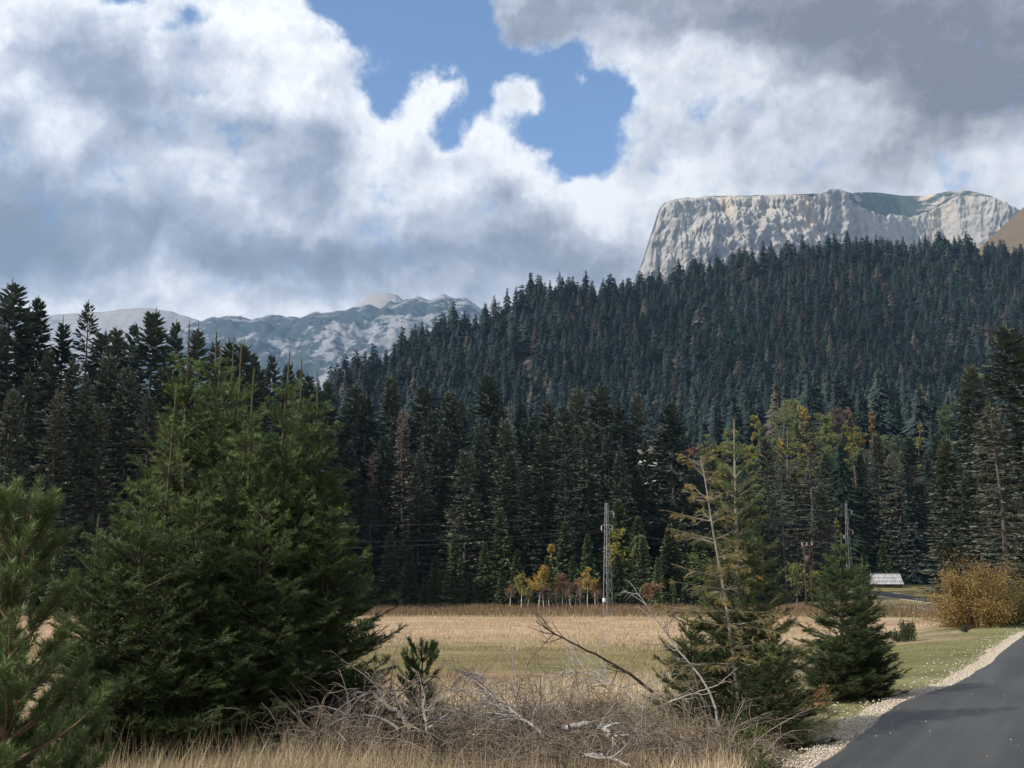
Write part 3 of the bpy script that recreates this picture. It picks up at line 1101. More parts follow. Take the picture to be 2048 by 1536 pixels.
# ---------------------------------------------------------------- hillside forest
def far_template(seed, lev=22, nb=9, w=.15, wd=1.0):
    """unit-height conifer of many narrow drooping sprays; tint per vertex around 1"""
    r = np.random.default_rng(seed)
    N = lev * nb
    R = r.uniform(.165, .25) * wd
    t = (np.repeat(np.arange(lev), nb) + r.uniform(-.6, .6, N)) / lev
    t = np.clip(t, 0, 1)
    z = .06 + .91 * t
    L = (R * (1 - t) ** .72 * (1 + .22 * np.sin(t * 19 + seed)) + .010) * r.uniform(.5, 1.2, N)
    a = r.uniform(0, 6.28, N)
    dz = -.012 - .45 * L * r.uniform(.3, 1.3, N)
    dz = np.where(t > .88, .3 * L, dz)
    ww = w * r.uniform(.6, 1.4, N)
    z0 = z + r.uniform(.0, .03, N)
    A = np.stack([0 * L, 0 * L, z0 + .02], 1)
    B = np.stack([.62 * L * np.cos(a - ww * 1.6), .62 * L * np.sin(a - ww * 1.6), z0 + dz * .75], 1)
    Cc = np.stack([1.1 * L * np.cos(a), 1.1 * L * np.sin(a), z0 + dz], 1)
    D = np.stack([.62 * L * np.cos(a + ww * 1.6), .62 * L * np.sin(a + ww * 1.6), z0 + dz * .75 - .012], 1)
    V = np.stack([A, B, Cc, D], 1).reshape(-1, 3)
    k = np.arange(N)[:, None] * 4
    Fc = np.concatenate([k + [[0, 1, 2]], k + [[0, 2, 3]]])
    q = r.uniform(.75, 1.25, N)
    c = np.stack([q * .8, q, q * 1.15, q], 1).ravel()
    n = len(V)
    V = np.concatenate([V, [(-.006, 0, 0), (.006, 0, 0), (0, .006, 0), (0, 0, 1.0)]])
    Fc = np.concatenate([Fc, [(n, n + 1, n + 3), (n + 1, n + 2, n + 3), (n + 2, n, n + 3)]])
    return V, Fc, np.concatenate([c, np.ones(4)])


FTN = [far_template(550 + i, lev=40, nb=16, w=.10) for i in range(6)]
FT = [far_template(500 + i, lev=2 * l, nb=b + 4, wd=1.25) for i, (l, b) in enumerate([(12, 6), (11, 7), (13, 6), (10, 7), (12, 7), (14, 6)])]


def snag_template():
    V, Fc = [], []
    for k in range(3):
        a = k * 2.094
        V.append((.005 * math.cos(a), .005 * math.sin(a), 0))
    V.append((0, 0, 1))
    Fc = [(0, 1, 3), (1, 2, 3), (2, 0, 3)]
    return np.array(V), np.array(Fc), np.ones(4)


G_HOUSE = G(1300, 935)
G_HOUSE = at(1300, 915, 262.0)
G_HOUSE[2] = float(T(G_HOUSE[0], G_HOUSE[1]))


def hillside():
    # jittered grid over the slope
    pts = []
    for (y0, y1, sp) in ((215, 470, 7.6), (470, 1120, 7.2)):
        ys = np.arange(y0, y1, sp)
        for y in ys:
            xs = np.arange(-.20 * y - 30, .56 * y + 30, sp)
            pts.append(np.stack([xs + rng.uniform(-.45, .45, len(xs)) * sp, y + rng.uniform(-.45, .45, len(xs)) * sp], 1))
    p = np.concatenate(pts)
    x, y = p[:, 0], p[:, 1]
    u = x / y
    R = np.interp(u, SKY_U, SKY_R)
    keep = (y < R + 22) & (rng.uniform(0, 1, len(p)) > .05)
    keep &= np.hypot(x - G_CLEAR[0], (y - G_CLEAR[1]) * .6) > 9
    keep &= ~((np.abs(x - G_CLEAR[0]) < 6) & (y > G_CLEAR[1] - 32) & (y < G_CLEAR[1]))
    keep &= (x > 0) | (y > 330)
    # leave the knoll of broadleaf trees lighter
    kn = np.exp(-((x - 116) / 75) ** 2 - ((y - 340) / 50) ** 2)
    keep &= ~((u > .15) & (u < .405) & (y > 232) & (y < 352) & (rng.uniform(0, 1, len(p)) < .93))
    x, y, u, R = x[keep], y[keep], u[keep], R[keep]
    z = T(x, y)
    h = (12 + 14 * rng.uniform(0, 1, len(x)) ** .8) * (1 + .25 * vnoise(x, y, 60, 3))
    h = np.where(y > R - 40, h * rng.uniform(.75, 1.25, len(x)), h)
    N = len(x)
    base = np.array([.030, .045, .043])
    col = vary(base, N, .24, .07) * (1 + .5 * fbm(x, y, 90, 3, 55))[:, None]
    q = rng.uniform(0, 1, N)
    col[q < .025] = vary((.068, .056, .050), int((q < .025).sum()), .25)
    col[(q > .05) & (q < .09)] = vary((.09, .085, .07), int(((q > .05) & (q < .09)).sum()), .2)
    col[(q > .09) & (q < .16)] *= np.array([1.2, 1.35, 1.0])
    # the 60 that stand highest along the ridge (and a few others) become objects of their own
    ridge = np.nonzero((np.abs(y - R) < 20) & (u > -.17) & (u < .47))[0]
    rng.shuffle(ridge)
    own = set(ridge[:75].tolist())
    g = Geo()
    var = rng.integers(0, len(FT), N)
    rot = rng.uniform(0, 6.28, N)
    ow = np.array([i in own for i in range(N)])
    near = y < 450
    for k in range(2 * len(FT)):
        mk = (var == k % len(FT)) & ~ow & (near == (k >= len(FT)))
        tv, tf, tcn = (FT + FTN)[k]
        n = int(mk.sum())
        P = np.stack([x[mk], y[mk], z[mk] - .5], 1)
        hh = h[mk][:, None]
        ww = hh * rng.uniform(.85, 1.25, (n, 1))
        X = np.stack([np.cos(rot[mk]), np.sin(rot[mk]), 0 * rot[mk]], 1) * ww
        Y = np.stack([-np.sin(rot[mk]), np.cos(rot[mk]), 0 * rot[mk]], 1) * ww
        Z = np.array([[0, 0, 1.0]]) * hh
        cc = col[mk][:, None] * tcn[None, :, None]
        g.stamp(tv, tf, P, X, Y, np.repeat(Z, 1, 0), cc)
    # bleached snags
    ns = 75
    sy = rng.uniform(480, 980, ns)
    su = rng.uniform(-.1, .5, ns)
    su = np.where(rng.uniform(0, 1, ns) < .35, rng.uniform(.36, .47, ns), su)
    sx = su * sy
    ok = sy < np.interp(su, SKY_U, SKY_R)
    sx, sy = sx[ok], sy[ok]
    tv, tf, tcn = snag_template()
    hh = rng.uniform(13, 27, len(sx))[:, None]
    tv2 = tv.copy()
    tv2[:, :2] *= 2.4
    P = np.stack([sx, sy, T(sx, sy)], 1)
    e = np.eye(3)
    g.stamp(tv2, tf, P, e[0] * hh, e[1] * hh, e[2] * hh, vary((.20, .195, .19), len(sx), .3))
    tag(g.build('forest', M_FAR), 'dense dark conifer forest covering the whole hillside', kind='stuff')
    # individual ridge trees
    mats = [Geo().add(tv * np.array([1.05, 1.05, 1]), tf, base[None] * tcn[:, None]).mesh('ridge_spruce', M_FOL) for tv, tf, tcn in FT]
    mi = {}
    for i in sorted(own):
        o = bpy.data.objects.new('spruce_tree', mats[var[i]])
        C.objects.link(o)
        o.location = (x[i], y[i], z[i] - .5)
        s = h[i] * random.uniform(1.0, 1.3)
        o.scale = (s, s, s)
        o.rotation_euler = (0, 0, rot[i])
        right = x[i] / y[i] > .12
        tag(o, 'dark spruce on the skyline of the hill in front of the pale cliff' if right else 'dark spruce on the falling left shoulder of the hill skyline', 'tree',
            'skyline spruces in front of the cliff' if right else 'skyline spruces on the left shoulder of the hill')
        NSPR[0] += 1


hillside()


def backing_forest():
    """low mass of trees in the depth behind the named stands, so that no gap shows through them"""
    g = Geo()
    n = 900
    u = rng.uniform(-.62, .58, n)
    y = rng.uniform(0, 1, n)
    left = u < -.17
    y = np.where(left, 132 + 60 * y, 180 + 60 * y)
    x = u * y
    ok = ~((np.hypot(x - G_HOUSE[0], y - G_HOUSE[1]) < 12) | ((np.abs(x / y - G_HOUSE[0] / G_HOUSE[1]) < .012) & (y > 170) & (y < G_HOUSE[1])))
    ok &= ~((x > 40) & (y < 212))
    x, y, u = x[ok], y[ok], u[ok]
    lim = np.interp(1024 + u * F * .96, [-300, 0, 300, 480, 560, 640, 700, 1300, 1400, 1500, 1900, 2300], [700, 690, 700, 740, 800, 830, 850, 860, 960, 1010, 980, 900])
    _, v = k_of(lim)
    z = T(x, y)
    h = np.clip(CAMZ + v * y - z, 8, 26) * rng.uniform(.7, 1.0, len(x))
    tv, tf, tcn = FT[0]
    for k in range(len(FT)):
        tv, tf, tcn = FTN[k]
        mk = np.arange(len(x)) % len(FT) == k
        e = np.eye(3)
        hh = h[mk][:, None]
        w = hh * 1.25
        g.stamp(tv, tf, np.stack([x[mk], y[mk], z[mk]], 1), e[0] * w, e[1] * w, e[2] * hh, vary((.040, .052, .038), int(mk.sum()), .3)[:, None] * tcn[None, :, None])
    tag(g.build('understorey', M_FAR), 'dark depths of the forest behind the front rows of spruces', kind='stuff')


backing_forest()


# ---------------------------------------------------------------- broadleaf trees
def broadleaf(H, W, cols, seed, nleaf=900, leaf=.16, trunk=(.5, .48, .45), tr=.05, conic=False, base=.3, stems=1, bare=.0, mat=None, flat=.75, name='birch'):
    global rng
    keep = rng
    rng = np.random.default_rng(seed)
    t = Geo()
    c = Geo()
    for s in range(stems):
        off = np.array([[rng.normal(0, .12 * (stems > 1)) * H * .3, rng.normal(0, .1 * (stems > 1)) * H * .3, 0]])
        main = walk(off, np.array([[rng.normal(0, .06 + .2 * (stems > 1)), rng.normal(0, .05), 1.0]]), H * rng.uniform(.85, 1), 8, .1, .05)
        t.poly(main, tr, tr * .2, 5, trunk)
        nb = 22
        sb = rng.uniform(base, .97, nb)
        p, tg = samp(main, np.zeros(nb, int), sb)
        az = rng.uniform(0, 6.28, nb)
        if conic:
            L = W * (1.05 - sb) / (1.05 - base) * rng.uniform(.7, 1.1, nb) + .1
            el = .5
        else:
            L = W * np.sin(np.clip((sb - base) / (1 - base), 0.08, .96) * math.pi) ** .5 * rng.uniform(.6, 1.1, nb)
            el = .6
        d = np.stack([np.cos(az) * math.cos(el), np.sin(az) * math.cos(el), np.full(nb, math.sin(el))], 1)
        br = walk(p, d, L, 4, .3, .12)
        t.poly(br, tr * .35, tr * .08, 3, np.array(trunk) * .6)
        nt = 90
        ii = rng.integers(0, nb, nt)
        p2, tg2 = samp(br, ii, rng.uniform(.2, 1, nt))
        tw = walk(p2, norm(tg2 + rng.normal(0, .6, (nt, 3))), L[ii] * .45 + .1, 3, .0, .15)
        t.poly(tw, tr * .12, tr * .05, 3, np.array(trunk) * .45)
        n = nleaf // stems
        half = n // 2
        i1 = rng.integers(0, nt, n)
        q, _ = samp(tw, i1, rng.uniform(0, 1, n))
        q = q + rng.normal(0, .06 * W, (n, 3))
        kill = rng.uniform(0, 1, n) < bare
        q = q[~kill]
        n = len(q)
        X = norm(rng.normal(0, 1, (n, 3)))
        X[:, 2] *= .6
        Y = norm(np.cross(X, rng.normal(0, 1, (n, 3))))
        Z = np.cross(X, Y)
        ls = leaf * rng.uniform(.6, 1.3, (n, 1))
        a = rng.uniform(0, 1, (n, 1))
        col = np.array(cols[0]) * (1 - a) + np.array(cols[1]) * a
        c.stamp([(0, 0, 0), (.5, .4, .1), (1, 0, 0), (.5, -.4, .1)], [(0, 1, 2), (0, 2, 3)], q, X * ls, Y * ls, Z * ls, col)
    rng = keep
    return t, c


def put_leafy(px, pytop, dist, W, cols, label, seed, group=None, name='birch_tree', cat='tree', pybase=None, **kw):
    p = at(px, pytop, dist)
    g = float(T(p[0], p[1]))
    H = p[2] - g
    t, c = broadleaf(H, W, cols, seed, **kw)
    e = empty(name, (p[0], p[1], g - .05))
    tag(e, label, cat, group)
    t.build('trunk', M_BARK, e)
    if c.n:
        c.build('crown', M_LEAF, e)
    return e


YEL = ((.36, .25, .06), (.52, .38, .10))
YGR = ((.22, .22, .05), (.34, .30, .08))
PKB = ((.22, .13, .075), (.32, .20, .11))
ORA = ((.30, .18, .05), (.44, .29, .08))
OLV = ((.14, .165, .06), (.24, .26, .10))
WHT = (.48, .46, .43)
for i, (px, py, d, W, cl, lab, n, br) in enumerate([
    (1042, 1147, 128, 1.2, YGR, 'yellow-green birch, leftmost of the leafy birches at the forest edge', 900, 0),
    (1077, 1133, 127, 1.5, YEL, 'broad golden birch, fullest of the row at the forest edge', 1500, 0),
    (1124, 1145, 128, 1.3, PKB, 'pinkish brown birch with thinning leaves in the middle of the row', 700, .1),
    (1174, 1130, 128, 1.1, YEL, 'slim golden birch on a tall white trunk, left of the nearer lattice pole', 1000, 0),
    (1020, 1166, 129, .9, PKB, 'short reddish bare birch at the left end of the row', 250, .3),
    (1150, 1150, 129, .8, PKB, 'thin brownish birch between the pinkish one and the slim golden one', 300, .2),
    (1190, 1165, 128, .8, PKB, 'thin pale-trunked birch right of the slim golden one', 220, .3),
]):
    put_leafy(px, py, d, W * 1.2, cl, lab, 700 + i, nleaf=int(n * 3.4), leaf=.13, trunk=WHT, tr=.065, conic=True, base=.38, bare=br)
for i, px in enumerate([1098, 1112, 1133, 1142, 1160, 1197, 1088, 1055, 1205]):
    put_leafy(px, 1168 + (i * 7) % 13, 127 + i % 3, .6, PKB, 'nearly leafless young birch with a thin white trunk at the forest edge', 720 + i, group='bare young birches at the forest edge', nleaf=260, leaf=.11, trunk=WHT, tr=.05, base=.35)
for i, (px, py, d, W, cl, lab, n, lf) in enumerate([
    (1035, 1020, 150, 3.0, OLV, 'olive rounded broadleaf tree behind the yellow birches', 2600, .34),
    (1110, 1068, 140, .8, YEL, 'small narrow bright yellow tree among the young spruces', 700, .26),
    (1228, 1048, 143, 1.9, YGR, 'yellow-brown tree behind the nearer lattice pole', 1500, .3),
    (1283, 1056, 143, 1.5, OLV, 'green-yellow bushy tree just right of the nearer lattice pole', 1300, .3),
    (1298, 1165, 126, 1.3, PKB, 'small rust-brown shrub at the forest edge left of the sparse foreground spruce', 900, .22),
    (1590, 1130, 150, 1.9, OLV, 'olive bush at the far field edge between the foreground spruces', 1500, .26),
    (1622, 1142, 152, 1.5, YGR, 'yellowish bush at the far field edge near the brown transformer poles', 1100, .26),
    (1668, 995, 178, .8, YEL, 'single small yellow tree high among the right stand', 420, .3),
]):
    put_leafy(px, py, d, W, cl, lab, 740 + i, name='broadleaf_tree' if W > 1.55 or i in (1, 7) else 'shrub', cat='tree', nleaf=n, leaf=lf, tr=.07, base=.12, trunk=(.2, .18, .15))
# colourful trees on the knoll in the middle distance
for i, (px, py, d, W, cl, lab, con) in enumerate([
    (1567, 783, 330, 5.0, OLV, 'large pale green rounded tree at the top of the knoll', False),
    (1612, 788, 322, 2.4, YEL, 'bright golden tree top beside the large pale green tree on the knoll', False),
    (1550, 836, 312, 1.9, YEL, 'narrow bright yellow tree below the large pale green tree on the knoll', True),
    (1632, 820, 318, 3.2, OLV, 'pale green tree in the middle of the knoll', False),
    (1672, 800, 322, 4.0, ((.12, .085, .07), (.18, .13, .10)), 'brown leafless-looking tree in the middle of the knoll', False),
    (1705, 832, 312, 2.0, YGR, 'yellow-green slim tree right of the brown one on the knoll', True),
    (1660, 850, 300, 3.4, OLV, 'olive green tree low on the knoll below the brown one', False),
    (1722, 792, 330, 1.4, ORA, 'small orange-yellow tree top right of the brown tree on the knoll', True),
    (1738, 788, 332, 1.2, ORA, 'tiny orange tree top, rightmost of the orange ones on the knoll', True),
    (1842, 758, 350, 1.6, YGR, 'leaning yellow-green tree top far right on the knoll', True),
    (1826, 842, 305, 1.7, YGR, 'small yellow-green tree low on the right of the knoll', True),
    (1618, 835, 305, 2.0, YGR, 'yellow-topped tree left of centre on the knoll', True),
    (1432, 830, 300, 2.6, YGR, 'yellow-green tree at the left foot of the knoll', False),
    (1405, 858, 290, 2.2, OLV, 'olive tree at the left foot of the knoll', False),
    (1382, 855, 285, 2.0, ((.22, .09, .05), (.32, .14, .08)), 'rusty red tree left of the knoll, right of the full dark spruce', False),
    (1478, 845, 300, 3.0, ((.06, .11, .06), (.10, .16, .09)), 'blue-green tree at the left of the knoll', True),
    (1790, 860, 290, 3.4, ((.08, .11, .06), (.12, .15, .08)), 'grey-green rounded tree on the right slope of the knoll', False),
    (1888, 802, 320, 3.5, ((.08, .11, .05), (.13, .16, .07)), 'green tree at the right end of the knoll behind the knobbly-crowned spruce', False),
]):
    put_leafy(px, py, d, W * (1.0 if con else 1.35), cl, lab, 770 + i, name='broadleaf_tree', nleaf=5500, leaf=.42, tr=.16, base=.25, conic=con, trunk=(.2, .18, .16))


for i, (px, py, d, W, cl, w) in enumerate([
    (1515, 812, 318, 3.0, YGR, 'top left edge'), (1590, 818, 315, 3.2, OLV, 'upper middle'), (1600, 862, 300, 3.0, YGR, 'lower middle'), (1640, 872, 298, 3.0, OLV, 'lower middle'), (1690, 868, 300, 3.0, YGR, 'lower right'),
    (1715, 850, 306, 2.6, OLV, 'lower right'), (1540, 868, 300, 3.0, OLV, 'lower left'), (1755, 868, 300, 2.8, OLV, 'far right slope'), (1505, 865, 296, 2.6, YGR, 'lower left'), (1650, 812, 325, 2.6, YGR, 'upper middle'), (1420, 870, 290, 2.4, YGR, 'left foot')]):
    put_leafy(px, py, d, W, cl, ('yellow-green' if cl is YGR else 'pale olive') + ' rounded broadleaf tree filling the ' + w + ' of the knoll', 810 + i, name='broadleaf_tree', group='broadleaf trees filling the knoll', nleaf=4500, leaf=.45, tr=.16, base=.15, trunk=(.2, .18, .16))


# ---------------------------------------------------------------- near spruces with real shoots
def needle_template(n=11, w=.17, seed=3, fwd=.45, lift=0.0):
    """needles round a shoot of length 1, needle length 1 in y,z"""
    r = np.random.default_rng(seed)
    V, Fc = [], []
    for i in range(n):
        a = i * 2.39996 + r.uniform(-.2, .2)
        x0 = (i + .5) / n
        cy, cz = math.cos(a), math.sin(a)
        sx = w * .9
        b = len(V)
        V += [(x0 - sx * .5, -w * .25 * cz, w * .25 * cy), (x0 + sx * .5, w * .25 * cz, -w * .25 * cy), (x0 + fwd, cy, cz + lift)]
        Fc.append((b, b + 1, b + 2))
    return np.array(V), np.array(Fc)


NT11 = needle_template()
NT16 = needle_template(16, .14, 5)


def add_shoots(g, pts, col_in, col_out, nl=.017, gain=None, tmpl=None, thick=1.0):
    """needles on every segment of polylines pts (N,n+1,3)"""
    tv, tf = tmpl or NT11
    N, n = pts.shape[0], pts.shape[1] - 1
    P0, P1 = pts[:, :-1].reshape(-1, 3), pts[:, 1:].reshape(-1, 3)
    X = P1 - P0
    D, S, U = frames(X)
    r = rng.uniform(0, 6.28, len(P0))[:, None]
    Y = (S * np.cos(r) + U * np.sin(r)) * nl
    Z = (-S * np.sin(r) + U * np.cos(r)) * nl
    t = np.tile((np.arange(n) + .5) / n, N)[:, None]
    c = np.array(col_in) * (1 - t) + np.array(col_out) * t
    c = c * rng.uniform(.75, 1.25, (len(c), 1))
    if gain is not None:
        c = c * np.repeat(gain, n)[:, None]
    g.stamp(tv, tf, P0, X, Y, Z, c)


def samp_line(pts, s0, n=5):
    q = np.linspace(s0, .999, n + 1)
    return samp(pts, np.zeros(n + 1, int), q)[0][None]


def near_spruce(H, R, seed, leader=.42, whorl=.30, nbr=7, cols=((.023, .044, .012), (.078, .117, .031)), dens=.9, top_el=1.0, fill=.2, sparse=0.0, bark=(.085, .075, .05), shape=.8, nl=.021, bot=.03, hang=0.0):
    global rng
    keep = rng
    rng = np.random.default_rng(seed)
    tr, cr = Geo(), Geo()
    trunk = walk(np.array([[0., 0, 0]]), np.array([[0., 0, 1]]), H, 16, .4, .012)
    tr.poly(trunk, .011 * H + .012, .006, 6, bark)
    zz = H - leader
    rows = []
    lev = 0
    while zz > H * bot:
        n = nbr + rng.integers(-1, 2)
        a0 = rng.uniform(0, 6.28)
        for j in range(n):
            rows.append((zz + rng.normal(0, .012), a0 + j * 6.283 / n + rng.normal(0, .2), 1.0))
        if lev > 0:
            for j in range(6 if lev > 2 else 2):
                rows.append((zz + rng.uniform(.05, whorl * .9), rng.uniform(0, 6.28), .55))
        zz -= whorl * rng.uniform(.85, 1.12)
        lev += 1
    rows = np.array(rows)
    if sparse:
        rows = rows[rng.uniform(0, 1, len(rows)) > sparse]
    zb, az, wl = rows.T
    N = len(zb)
    t = (H - zb) / H
    L = (R * np.clip(t * 1.08, 0, 1) ** shape + .05) * wl * rng.uniform(.72, 1.12, N)
    L *= np.interp(zb / H, [0, .12, .2], [.9, 1.0, 1.0])
    L *= np.interp(t, [0, .14, .32], [.72, .8, 1.0])
    L = np.maximum(L, .16)
    el = np.interp(t, [0, .12, .3, .6, 1], [top_el, top_el * .8, .5, .25, -.02]) + rng.normal(0, .08, N)
    D = np.stack([np.cos(az) * np.cos(el), np.sin(az) * np.cos(el), np.sin(el)], 1)
    p, _ = samp(trunk, np.zeros(N, int), zb / H)
    br = walk(p, D, L, 8, np.interp(t, [0, .3, 1], [.1, .25, .5]) - hang, .035)
    tr.poly(br, .006 + .007 * L, .003, 4, np.array(bark) * .9)
    add_shoots(cr, br[:, (2 if not sparse else 3):], cols[0], cols[1], nl)
    # second order
    m = np.maximum((L / .055 * dens).astype(int), 3)
    i2 = np.repeat(np.arange(N), m)
    s2 = rng.uniform(fill * .6, .97, len(i2)) ** .85
    p2, t2 = samp(br, i2, s2)
    side = norm(np.cross(t2, np.array([[0, 0, 1.0]])))
    sg = rng.choice([-1., 1.], len(i2))[:, None]
    L2 = (.50 * (1 - s2) * L[i2] + .055) * rng.uniform(.6, 1.15, len(i2))
    L2 = np.minimum(L2, .42)
    d2 = norm(t2 * .62 + side * sg * .75 + rng.normal(0, .16, (len(i2), 3)) + np.array([[0, 0, .06 - hang * .5]]))
    b2 = walk(p2, d2, L2, 3, .12 - hang, .06)
    tr.poly(b2, .0035, .002, 3, np.array(bark) * .8)
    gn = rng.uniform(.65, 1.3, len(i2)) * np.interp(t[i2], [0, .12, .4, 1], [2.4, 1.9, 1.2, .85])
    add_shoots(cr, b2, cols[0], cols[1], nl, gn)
    # third order
    m3 = (L2 / .05 * dens).astype(int)
    i3 = np.repeat(np.arange(len(i2)), m3)
    s3 = rng.uniform(.15, .95, len(i3))
    p3, t3 = samp(b2, i3, s3)
    side = norm(np.cross(t3, np.array([[0, 0, 1.0]])) + rng.normal(0, .2, (len(i3), 3)))
    sg = rng.choice([-1., 1.], len(i3))[:, None]
    L3 = (.5 * (1 - s3) * L2[i3] + .045) * rng.uniform(.7, 1.2, len(i3))
    d3 = norm(t3 * .7 + side * sg * .7 + rng.normal(0, .15, (len(i3), 3)))
    b3 = walk(p3, d3, L3, 1, 0, 0)
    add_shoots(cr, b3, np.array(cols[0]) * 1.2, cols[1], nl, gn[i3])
    # leader needles
    tr.poly(samp_line(trunk, 1 - leader / H * 1.02), .009, .005, 5, (.17, .16, .07))
    ld = trunk[:, -4:]
    add_shoots(cr, ld[:, 1:], (.16, .17, .055), (.26, .25, .10), nl * .75, tmpl=NT16)
    add_shoots(cr, ld[:, 1:], (.16, .17, .055), (.26, .25, .10), nl * .75, tmpl=NT16)
    rng = keep
    return tr, cr


NEAR = {}


def near_meshes(key, **kw):
    if key not in NEAR:
        t, c = near_spruce(**kw)
        NEAR[key] = (t.mesh('trunk', M_BARK), c.mesh('crown', M_NEEDLE))
    return NEAR[key]


def put_near(px, pytop, dist, key, Href, label, group=None, rz=0.0, wid=1.0, dz=0.0):
    p = at(px, pytop, dist)
    g = float(T(p[0], p[1])) + dz
    s = (p[2] - g) / Href
    tm, cm = NEAR[key]
    e = empty('young_spruce', (p[0], p[1], g - .03), rz, (s * wid, s * wid, s))
    tag(e, label, 'tree', group)
    link('trunk', tm, e)
    link('crown', cm, e)
    return e


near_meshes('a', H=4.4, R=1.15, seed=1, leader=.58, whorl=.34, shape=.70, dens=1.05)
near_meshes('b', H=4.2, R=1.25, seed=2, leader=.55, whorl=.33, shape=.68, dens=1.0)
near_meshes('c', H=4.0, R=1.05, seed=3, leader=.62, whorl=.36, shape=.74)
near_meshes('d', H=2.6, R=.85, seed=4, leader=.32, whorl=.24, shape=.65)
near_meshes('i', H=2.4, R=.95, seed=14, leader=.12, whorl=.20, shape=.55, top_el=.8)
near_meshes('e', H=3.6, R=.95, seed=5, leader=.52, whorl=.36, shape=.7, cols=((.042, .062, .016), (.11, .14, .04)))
CG = 'young spruces grown together in the foreground clump'
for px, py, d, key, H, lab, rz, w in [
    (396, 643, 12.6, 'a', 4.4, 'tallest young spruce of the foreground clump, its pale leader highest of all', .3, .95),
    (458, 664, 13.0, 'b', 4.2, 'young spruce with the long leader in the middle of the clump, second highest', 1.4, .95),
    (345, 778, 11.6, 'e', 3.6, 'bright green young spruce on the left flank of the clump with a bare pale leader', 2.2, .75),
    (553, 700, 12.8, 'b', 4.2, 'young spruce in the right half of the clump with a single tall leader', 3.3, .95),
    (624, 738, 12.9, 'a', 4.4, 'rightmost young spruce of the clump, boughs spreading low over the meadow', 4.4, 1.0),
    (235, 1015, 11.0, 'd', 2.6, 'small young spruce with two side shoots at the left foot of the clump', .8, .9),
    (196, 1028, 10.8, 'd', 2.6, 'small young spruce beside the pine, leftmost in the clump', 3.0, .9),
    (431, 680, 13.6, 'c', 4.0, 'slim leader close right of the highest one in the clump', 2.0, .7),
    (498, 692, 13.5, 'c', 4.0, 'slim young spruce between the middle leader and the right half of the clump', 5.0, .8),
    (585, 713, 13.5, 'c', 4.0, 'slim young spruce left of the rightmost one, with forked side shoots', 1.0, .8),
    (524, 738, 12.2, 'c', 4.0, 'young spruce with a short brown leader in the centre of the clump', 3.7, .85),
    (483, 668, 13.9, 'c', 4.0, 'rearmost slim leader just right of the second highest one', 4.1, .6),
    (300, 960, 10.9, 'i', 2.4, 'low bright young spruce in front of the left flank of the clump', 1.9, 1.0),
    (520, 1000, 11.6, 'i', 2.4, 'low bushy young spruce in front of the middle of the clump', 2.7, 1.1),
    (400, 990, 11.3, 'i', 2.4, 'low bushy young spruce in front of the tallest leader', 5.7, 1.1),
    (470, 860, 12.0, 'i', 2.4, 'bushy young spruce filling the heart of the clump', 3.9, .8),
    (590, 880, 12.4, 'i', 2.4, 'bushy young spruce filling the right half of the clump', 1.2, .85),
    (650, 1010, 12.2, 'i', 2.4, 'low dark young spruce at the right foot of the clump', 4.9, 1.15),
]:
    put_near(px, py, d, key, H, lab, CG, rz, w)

# right foreground: sparse pair, dense cone
DARKG = ((.022, .040, .012), (.055, .085, .025))
near_meshes('f', H=3.0, R=.92, seed=8, leader=.36, whorl=.24, shape=.68, nbr=8, cols=((.022, .040, .012), (.060, .092, .026)), dens=1.1)
near_meshes('g', H=3.6, R=.92, seed=9, leader=.38, whorl=.25, shape=.75, cols=((.045, .065, .018), (.11, .135, .04)), dens=1.0, nbr=6, sparse=.05, bark=(.22, .20, .16))
put_near(1673, 1066, 17.2, 'f', 3.0, 'dense dark cone-shaped young spruce at the roadside', None, .5, 1.15)
put_near(1718, 1110, 17.8, 'f', 3.0, 'second leader spruce growing into the right side of the dense roadside cone', None, 2.5, .9)
put_near(1471, 842, 13.2, 'g', 3.6, 'tall slim green spruce with long pale leader behind the half-dead one', None, 1.5, 1.05)
near_meshes('h', H=1.6, R=1.0, seed=12, leader=.2, whorl=.2, shape=.5, cols=((.028, .045, .014), (.065, .085, .03)), dens=1.0)
put_near(1470, 1195, 12.9, 'h', 1.6, 'low spreading spruce skirt beneath the two tall sparse spruces', None, .4, .95)
put_near(1668, 1275, 17.0, 'h', 1.6, 'low dark spruce skirt at the left foot of the dense roadside cone', None, 1.1, 1.15)
put_near(1722, 1255, 17.4, 'h', 1.6, 'low dark spruce skirt at the right foot of the dense roadside cone', None, 4.1, 1.1)
put_near(1540, 1290, 12.2, 'h', 1.6, 'low spruce with layered boughs nearest the gravel edge', None, 2.2, 1.0)
put_near(1380, 1250, 13.2, 'h', 1.6, 'low dark spruce left of the two tall sparse spruces', None, 3.2, .8)


